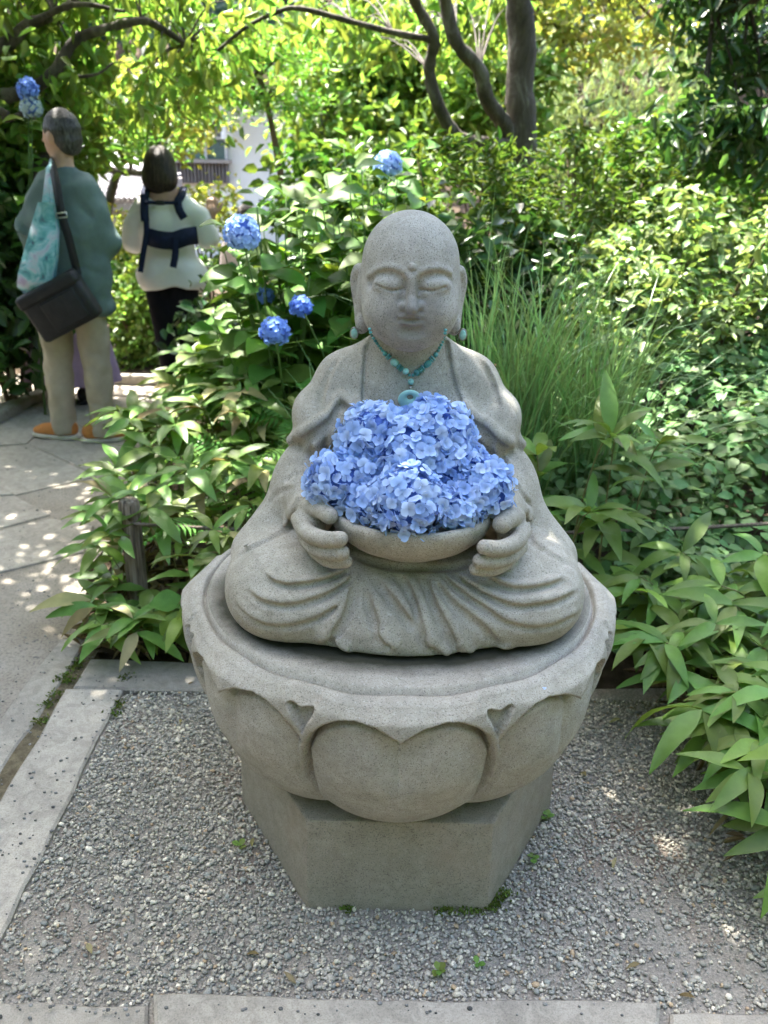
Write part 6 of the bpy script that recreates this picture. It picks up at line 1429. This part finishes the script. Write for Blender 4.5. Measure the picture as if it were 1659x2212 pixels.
# ---- hedge and low planting on the far side of the path
for i, (px, py, Y, rx, rz, n, m, lab) in enumerate(((-20, 560, 5.3, 0.36, 0.75, 2000, M_L_DARK, 'dark leafy hedge beyond the path beside the man'), (10, 420, 5.6, 0.3, 0.4, 900, M_L_BRIGHT, 'bright broad-leaved shrub behind the man with two flower heads above it'))):
    c = at(px, py, Y); shrub('hedge_shrub', lab, 'shrub', (c.x, c.y, 0), [dict(c=D3(c), r=(rx, 0.4, rz), n=n, ncl=50, cs=(0.12, 0.12, 0.12), L=0.12, W=0.065, mat=m, seed=120 + i)], stems_n=10)
for i, (x, y, z, rx, n, m, lab) in enumerate(((-4.4, 4.2, 0.8, 0.9, 2200, M_L_MID, 'rounded green shrub across the path beside the cherry trunk'), (-4.6, 6.6, 1.0, 1.1, 2600, M_L_DARK, 'dark evergreen shrub behind the cherry trunk'), (-3.5, 7.6, 0.9, 0.8, 2000, M_L_MID, 'tall leafy shrub past the far path kerb'), (-5.2, 2.0, 0.7, 0.9, 2000, M_L_MID, 'low green shrub along the far side of the wide path'))):
    shrub('hedge_shrub', lab, 'shrub', (x, y, -0.03), [dict(c=(x, y, z), r=(rx, 0.8, z), n=n, ncl=60, cs=(0.16, 0.16, 0.14), L=0.12, W=0.06, mat=m, seed=160 + i)], stems_n=10)
e = empty('hydrangea_bush', tuple(at(40, 500, 5.1) - Vector((0, 0, 1.2))), 'tall hydrangea with one blue and one pale blue flower head above the man', 'bush'); o = Vector(e.location)
for (x, y, r, m) in ((60, 193, 0.052, M_BLUE2), (68, 232, 0.052, M_SKY)):
    p_ = at(x, y, 5.0) - o; h = obj('flower_head', cluster_mesh('flower_head', r, 60, x, m), e, tuple(p_)); obj('core', core_mesh(r * 0.85, x), h); obj('stem', culm_mesh([(0, 0, 0), (p_.x * 0.4, p_.y * 0.4, p_.z * 0.6), tuple(p_)], 0.008, 0.004, M_STEM), e)
rgh = random.Random(5)
for k in range(26):
    t = rgh.uniform(0.35, 0.97); p_ = (at(64, 215, 5.0) - o); b_ = Vector((p_.x * t * 0.8, p_.y * t * 0.8, p_.z * t)); a = rgh.uniform(0, 6.28); put(HYD[rgh.randrange(6)], 'leaf', e, b_, (math.cos(a), math.sin(a), 0.1), (0, -0.3, 1), rgh.uniform(0.7, 1.1))
for k in range(14):
    x, y = rgh.uniform(-3.0, -2.45), rgh.uniform(5.1, 6.0); sasa((x, y, 0), rgh.uniform(0.25, 0.5), (rgh.gauss(0.06, 0.06), rgh.gauss(-0.06, 0.06)), 'variegated bamboo grass plant on the far edge of the path behind the kerb', 'bamboo grass beyond the path kerb', 7, 1.1, SASA, rg=rgh)
for i, (px, py, Y, rx, rz, n, m, lab) in enumerate(((300, 690, 6.7, 0.36, 0.42, 1800, M_L_BRIGHT, 'low yellow green bush growing between the man and the woman'), (285, 560, 7.3, 0.4, 0.35, 1500, M_L_YELLOW, 'yellowish shrub behind the low bush between the two visitors'), (420, 650, 7.2, 0.5, 0.5, 1600, M_L_MID, 'green bush behind the woman in the white blouse'), (200, 700, 6.9, 0.5, 0.5, 1600, M_L_MID, 'green bush behind the person in the lavender skirt'), (450, 450, 7.6, 0.3, 0.2, 500, M_L_YELLOW, 'small pale bush below the house wall'))):
    c = at(px, py, Y); shrub('low_bush', lab, 'bush', (c.x, c.y, 0), [dict(c=D3(c), r=(rx, 0.35, rz), n=n, ncl=45, cs=(0.09, 0.09, 0.08), L=0.06, W=0.036, mat=m, seed=130 + i)], stems_n=9)
# ---- filler shrubs behind the beds
for i, (px, py, Y, rx, rz, n, m, lab) in enumerate(((775, 440, 5.6, 0.5, 0.42, 2200, M_L_MID, 'leafy shrub filling the gap behind the hydrangea bush'), (1050, 640, 4.4, 0.7, 0.4, 2000, M_L_DARK, 'shadowy low shrub between grass clump and azalea'), (1650, 500, 6.8, 1.2, 0.7, 2600, M_L_MID, 'broad green shrub under the evergreen tree'), (600, 700, 4.9, 0.6, 0.45, 1500, M_L_DARK, 'dark low shrub under the hydrangea bush'))):
    c = at(px, py, Y); shrub('garden_shrub', lab, 'shrub', (c.x, c.y, 0.1), [dict(c=D3(c), r=(rx, 0.4, rz), n=n, ncl=60, cs=(0.12, 0.12, 0.09), L=0.09, W=0.05, mat=m, seed=140 + i)], stems_n=9)

# ---- house and tiled roofs beyond the garden
M_PLASTER = plain('white_plaster', (0.72, 0.71, 0.68), 0.9, 0.2, 0.05, 3); M_TILE = plain('pale_roof_tile', (0.42, 0.40, 0.41), 0.35, 0.5, 0.12, 6, rand=0.1); M_GREYWOOD = plain('grey_boards', (0.15, 0.135, 0.13), 0.8, 0.2, 0.15, 12, rand=0.12); M_FRAME = plain('window_frame', (0.5, 0.5, 0.5), 0.5, 0.4, 0.05, 10); M_GLASS = plain('window_glass', (0.10, 0.14, 0.15), 0.08, 0.6, 0.2, 3); M_EAVE = plain('eave_board', (0.30, 0.27, 0.25), 0.8, 0.2, 0.1, 10)
YH = 13.5; h0 = at(430, 340, YH); house = empty('house', (h0.x, h0.y, 0), 'two storey white house with grey boards and sliding window beyond the garden', 'house'); o = Vector(house.location)
def hb(name, x0, y0, x1, y1, Y, dep, mat, parent=house, off=None):
    a, b = at(x0, y0, Y), at(x1, y1, Y); c = (a + b) / 2; base = off if off is not None else o
    return MB().box(tuple(c + Vector((0, dep / 2, 0)) - base), (abs(b.x - a.x), dep, abs(a.z - b.z))).build(name, mat, parent, False)
hb('wall', 300, 150, 625, 560, YH, 3.0, M_PLASTER); hb('wall', 345, 188, 497, 300, YH - 0.06, 0.1, M_GREYWOOD)
for k in range(16): hb('board', 372 + k * 7.6, 352, 378.8 + k * 7.6, 396, YH - 0.12, 0.12, M_GREYWOOD)
hb('sill', 366, 343, 496, 353, YH - 0.18, 0.2, M_EAVE)
w = hb('window', 366, 300, 488, 344, YH - 0.08, 0.1, M_GLASS); wo = Vector(w.location) + o
for x0, x1 in ((364, 370), (400, 408), (440, 447), (484, 490)): hb('frame', x0, 298, x1, 345, YH - 0.13, 0.08, M_FRAME, w, o)
hb('frame', 364, 294, 490, 301, YH - 0.14, 0.09, M_FRAME, w, o)
for x0, y0, x1, y1, m, nm in ((330, 143, 512, 152, M_PLASTER, 'gutter'), (338, 153, 505, 172, M_TILE, 'eave'), (345, 173, 500, 188, M_EAVE, 'beam'), (472, 190, 486, 300, M_PLASTER, 'post')): hb(nm, x0, y0, x1, y1, YH - 0.6, 0.7, m)
rf = MB(); a = at(300, 140, YH - 0.8); b = at(650, 140, YH - 0.8)
rf.add([tuple(Vector(p) - o) for p in ((a.x, YH - 0.8, a.z), (b.x, YH - 0.8, b.z), (b.x, YH + 2, a.z + 0.28), (a.x, YH + 2, a.z + 0.28), (a.x, YH - 0.8, a.z - 0.08), (b.x, YH - 0.8, b.z - 0.08), (b.x, YH + 2, a.z + 0.20), (a.x, YH + 2, a.z + 0.20))], [(0, 1, 2, 3), (7, 6, 5, 4), (0, 4, 5, 1), (1, 5, 6, 2), (2, 6, 7, 3), (3, 7, 4, 0)]); rf.build('roof', M_TILE, house, False)
# low tiled wall roof, each tile row its own barrel tile
def tiled(name, label, x0, x1, ye, yt, Y0, Y1, rows, cols, wall_y):
    a, b = at(x0, ye, Y0), at(x1, ye, Y0); t = at(x0, yt, Y1); e = empty(name, ((a.x + b.x) / 2, Y0, 0), label, 'roof wall' if 'wall' in name else 'roof'); o = Vector(e.location); W = (b.x - a.x) / cols
    V = []; F = []; n = 7; Lr = math.hypot(Y1 - Y0, t.z - a.z) / rows * 1.12; sl = math.atan2(t.z - a.z, Y1 - Y0)
    for i in range(2):
        for k in range(n): an = math.pi * k / (n - 1); V.append((-W * 0.46 * math.cos(an), i * Lr, W * 0.30 * math.sin(an) + (0.03 if i == 0 else 0.0)))
    for i in range(2):
        for k in range(n): an = math.pi * k / (n - 1); V.append((-W * 0.40 * math.cos(an), i * Lr, W * 0.22 * math.sin(an) - 0.01 + (0.03 if i == 0 else 0.0)))
    for k in range(n - 1): F += [(k, k + 1, n + k + 1, n + k), (2 * n + k, 3 * n + k, 3 * n + k + 1, 2 * n + k + 1), (k, 2 * n + k, 2 * n + k + 1, k + 1)]
    me = mesh_np('tile', V, F, M_TILE, False); under = MB()
    under.add([(a.x - o.x, 0, a.z - 0.03), (b.x - o.x, 0, a.z - 0.03), (b.x - o.x, Y1 - Y0, t.z - 0.03), (a.x - o.x, Y1 - Y0, t.z - 0.03), (a.x - o.x, 0, a.z - 0.10), (b.x - o.x, 0, a.z - 0.10), (b.x - o.x, Y1 - Y0, t.z - 0.12), (a.x - o.x, Y1 - Y0, t.z - 0.12)], [(0, 1, 2, 3), (7, 6, 5, 4), (0, 4, 5, 1), (1, 5, 6, 2), (2, 6, 7, 3), (3, 7, 4, 0)]); under.build('roof_deck', M_EAVE, e, False)
    for r in range(rows):
        for c_ in range(cols):
            f = r / rows; ob = obj('tile', me, e, (a.x - o.x + W * (c_ + 0.5), (Y1 - Y0) * f - 0.04, a.z + (t.z - a.z) * f + 0.004 * (c_ % 2))); ob.rotation_euler = (sl, 0, 0)
    MB().box(((a.x + b.x) / 2 - o.x, 0.35, (a.z - 0.1) / 2), (b.x - a.x - 0.1, 0.5, a.z - 0.1)).build('wall', M_PLASTER, e, False)
    for k in range(6): MB().box((a.x - o.x + (b.x - a.x) * (k + 0.5) / 6, 0.07, (a.z - 0.1) / 2), (0.07, 0.06, a.z - 0.1)).build('post', M_EAVE, e, False)
    return e
tiled('gate_roof', 'low white wall under a pale barrel tile roof beyond the path', 95, 345, 432, 372, 10.2, 11.4, 9, 22, 0)
tiled('side_roof', 'sunlit pale tiled roof farther back between trees and house', 40, 380, 392, 255, 15.6, 18.4, 11, 24, 0)

# ---- wooded hillside behind everything
hv = []; hf = []; nx, ny = 40, 16
for j in range(ny + 1):
    for i in range(nx + 1):
        x = -45 + 90 * i / nx; y = 20 + 45 * j / ny; z = -0.1 + max(0, (y - 21)) * 0.55 + 1.2 * math.sin(x * 0.21) * min(1, j / 4) + 0.6 * math.sin(x * 0.6 + y * 0.3) * min(1, j / 4); hv.append((x, y, z))
for j in range(ny):
    for i in range(nx): k = j * (nx + 1) + i; hf.append((k, k + 1, k + nx + 2, k + nx + 1))
obj('hill', mesh_np('hill', hv, hf, M_SOIL))['kind'] = 'structure'
rng = np.random.default_rng(77); parts_ = []
P = []
for k in range(230):
    x = rng.uniform(-26, 26); y = rng.uniform(21.5, 40); z = max(0, (y - 21)) * 0.55 + rng.uniform(0.8, 2.6); m = 90; s = rng.uniform(0.7, 1.3)
    d = rng.normal(size=(m, 3)); d /= np.linalg.norm(d, axis=1, keepdims=True); P.append(np.array((x, y, z)) + d * np.array((1.5, 1.3, 1.5)) * s * rng.random((m, 1)) ** 0.4)
P = np.concatenate(P); m = len(P); Dd = rng.normal(size=(m, 3)); Dd[:, 2] -= 0.4; Nn = rng.normal(size=(m, 3)); Nn[:, 2] += 0.8
V, F, T = leaves_np(P, Dd, Nn, rng.uniform(0.3, 0.6, m), rng.uniform(0.22, 0.42, m), 5)
hw_ = obj('distant_woods', mesh_np('distant_woods', V, F, M_L_WOOD, False, T)); tag(hw_, 'dark green wooded hillside rising behind the garden', 'woods', kind='stuff')
# ---- unseen ring of leaves added around the viewpoint to block low sky light
rng = np.random.default_rng(99); n = 8200; an = rng.uniform(math.radians(-215), math.radians(15), n); rr_ = rng.uniform(4.8, 6.6, n); an = an[:]
P = np.stack([0.6 + rr_ * np.cos(an), 0.6 + rr_ * np.sin(an), rng.random(n) ** 0.8 * 6.0], 1); n = len(P); D = rng.normal(size=(n, 3)); N = rng.normal(size=(n, 3))
V, F, T = leaves_np(P, D, N, rng.uniform(0.25, 0.5, n), rng.uniform(0.2, 0.36, n), 7); o = obj('unseen_leaf_screen', mesh_np('unseen_leaf_screen', V, F, M_L_MID, True, T)); tag(o, 'ring of large green leaves added out of view to screen low sky light', 'trees', kind='stuff')

# ================================================================ small things on the ground
M_MOSS = leaf_mat('moss', (0.07, 0.11, 0.02), (0.14, 0.19, 0.04), 0.2, 0.8, tint=True, spec=0.1)
def tuft(name, label, pts, n, r, L, W, seed, mat=M_MOSS, kind=None, cat='moss'):
    rng = np.random.default_rng(seed); c = np.array([tuple(p) for p in pts]); i = rng.integers(0, len(c), n); P = c[i] + rng.normal(size=(n, 3)) * np.array((r, r, 0.0)); P[:, 2] = 0.004 + rng.random(n) * 0.004
    D = rng.normal(size=(n, 3)); D[:, 2] = np.abs(D[:, 2]) * 0.8 + 0.2; N = rng.normal(size=(n, 3)); N[:, 2] += 1.2
    V, F, T = leaves_np(P, D, N, L * rng.uniform(0.6, 1.3, n), W * rng.uniform(0.6, 1.3, n), seed); o = obj(name, mesh_np(name, V, F, mat, True, T)); tag(o, label, cat, kind=kind); return o
tuft('moss_patch', 'green moss patch at the plinth corner in the gravel', [on_ground(x, y) for x, y in ((1078, 1945), (1090, 1935), (1072, 1958), (1060, 1962))], 200, 0.008, 0.008, 0.005, 1, kind='stuff')
tuft('moss_patch', 'thin moss line along the front foot of the plinth', [on_ground(x, y) for x, y in ((745, 1962), (752, 1964), (950, 1968), (965, 1968), (1000, 1969), (1030, 1970))], 240, 0.008, 0.008, 0.005, 2, kind='stuff')
tuft('moss_patch', 'dry moss and leaf crumbs in the soil joint beside the border stone', [on_ground(0.4 * x, 1393.6 + 0.4 * y) for x, y in ((430, 100), (400, 130), (370, 200), (350, 180), (300, 280), (260, 330), (220, 420), (640, 330), (620, 380), (660, 190), (690, 180))], 420, 0.012, 0.012, 0.006, 3, kind='stuff')
M_CLOVER = leaf_mat('clover_leaf', (0.12, 0.22, 0.04), (0.20, 0.30, 0.06), 0.35, 0.55)
CL = leaf_mesh('leaf', 0.016, 0.012, 0.1, 0.1, 4, widest=0.55, seed=2); CL.materials.append(M_CLOVER)
rgs = random.Random(9)
for x, y, n, lab in ((945, 2105, 6, 'small green weed sprouting in the gravel before the front paving'), (1150, 1860, 4, 'tiny clover weed in the gravel beside the plinth'), (1180, 1770, 5, 'small weed tucked against the plinth side'), (520, 1835, 4, 'tiny weed in the gravel on the path side of the plinth'), (1030, 2090, 3, 'tiny seedling in the gravel near the front paving'), (1525, 1500, 7, 'low weed with round leaves under the bamboo grass edge')):
    g_ = on_ground(x, y); p = empty('weed', (g_.x, g_.y, 0.0), lab, 'weed'); obj('stem', culm_mesh([(0, 0, -0.004), (0, 0, 0.006), (0.001, 0, 0.014)], 0.0012, 0.0008, M_STEM), p)
    for k in range(n): a = 6.28 * k / n + rgs.uniform(-0.4, 0.4); put(CL, 'leaf', p, Vector((0, 0, 0.008 + 0.002 * (k % 3))), (math.cos(a), math.sin(a), 0.35), (0, 0, 1), rgs.uniform(0.8, 1.5))
DL = leaf_mesh('fallen_leaf', 0.035, 0.010, 0.3, 0.25, 5, seed=4); DL.materials.append(M_DRY)
for x, y, a in ((545, 1838, 0.1), (590, 1705, 0.3), (560, 2070, 1.2), (1265, 1685, 0.1), (640, 2135, 0.8), (1380, 2090, 2.0), (1500, 2165, 1.0), (390, 1570, 0.2), (1330, 1860, 2.6), (200, 2070, 0.6), (1340, 1560, 1.9), (1370, 1540, 0.7), (420, 1480, 2.2)):
    g_ = on_ground(x, y); o = obj('fallen_leaf', DL, None, (g_.x, g_.y, 0.012)); o.rotation_euler = (rgs.uniform(-0.3, 0.3), rgs.uniform(-0.3, 0.3), a); o.scale = [rgs.uniform(0.7, 1.2)] * 3; tag(o, 'dry brown leaf scrap lying on the gravel', 'leaf', 'fallen leaf scraps on the gravel')
fp = obj('fallen_petal', FLORETS[0].copy(), None, tuple(on_ground(1176, 1487, 0.6215))); fp.scale = (0.28,) * 3; tag(fp, 'tiny pale blue petal lying on the lotus seat before the statue', 'petal')
# leaf litter under the bamboo grass
rng = np.random.default_rng(8); P = np.stack([rng.uniform(-1.0, -0.35, 500), rng.uniform(2.37, 3.0, 500), np.full(500, 0.02)], 1); P2 = np.stack([rng.uniform(0.85, 1.6, 420), rng.uniform(1.5, 2.6, 420), np.full(420, 0.03)], 1); P = np.concatenate([P, P2]); P[:, 2] += np.array([bed_height(x, y) for x, y, z in P]); n = len(P)
D = rng.normal(size=(n, 3)); D[:, 2] *= 0.3; N = rng.normal(size=(n, 3)) * 0.4; N[:, 2] += 1; V, F, T = leaves_np(P, D, N, rng.uniform(0.04, 0.13, n), rng.uniform(0.01, 0.026, n), 6)
M_LIT = leaf_mat('leaf_litter', (0.13, 0.085, 0.045), (0.33, 0.25, 0.14), 0.15, 0.8, tint=True, spec=0.15); o = obj('leaf_litter', mesh_np('leaf_litter', V, F, M_LIT, True, T)); tag(o, 'dry straw coloured leaf litter under the bamboo grass', 'leaf litter', kind='stuff')
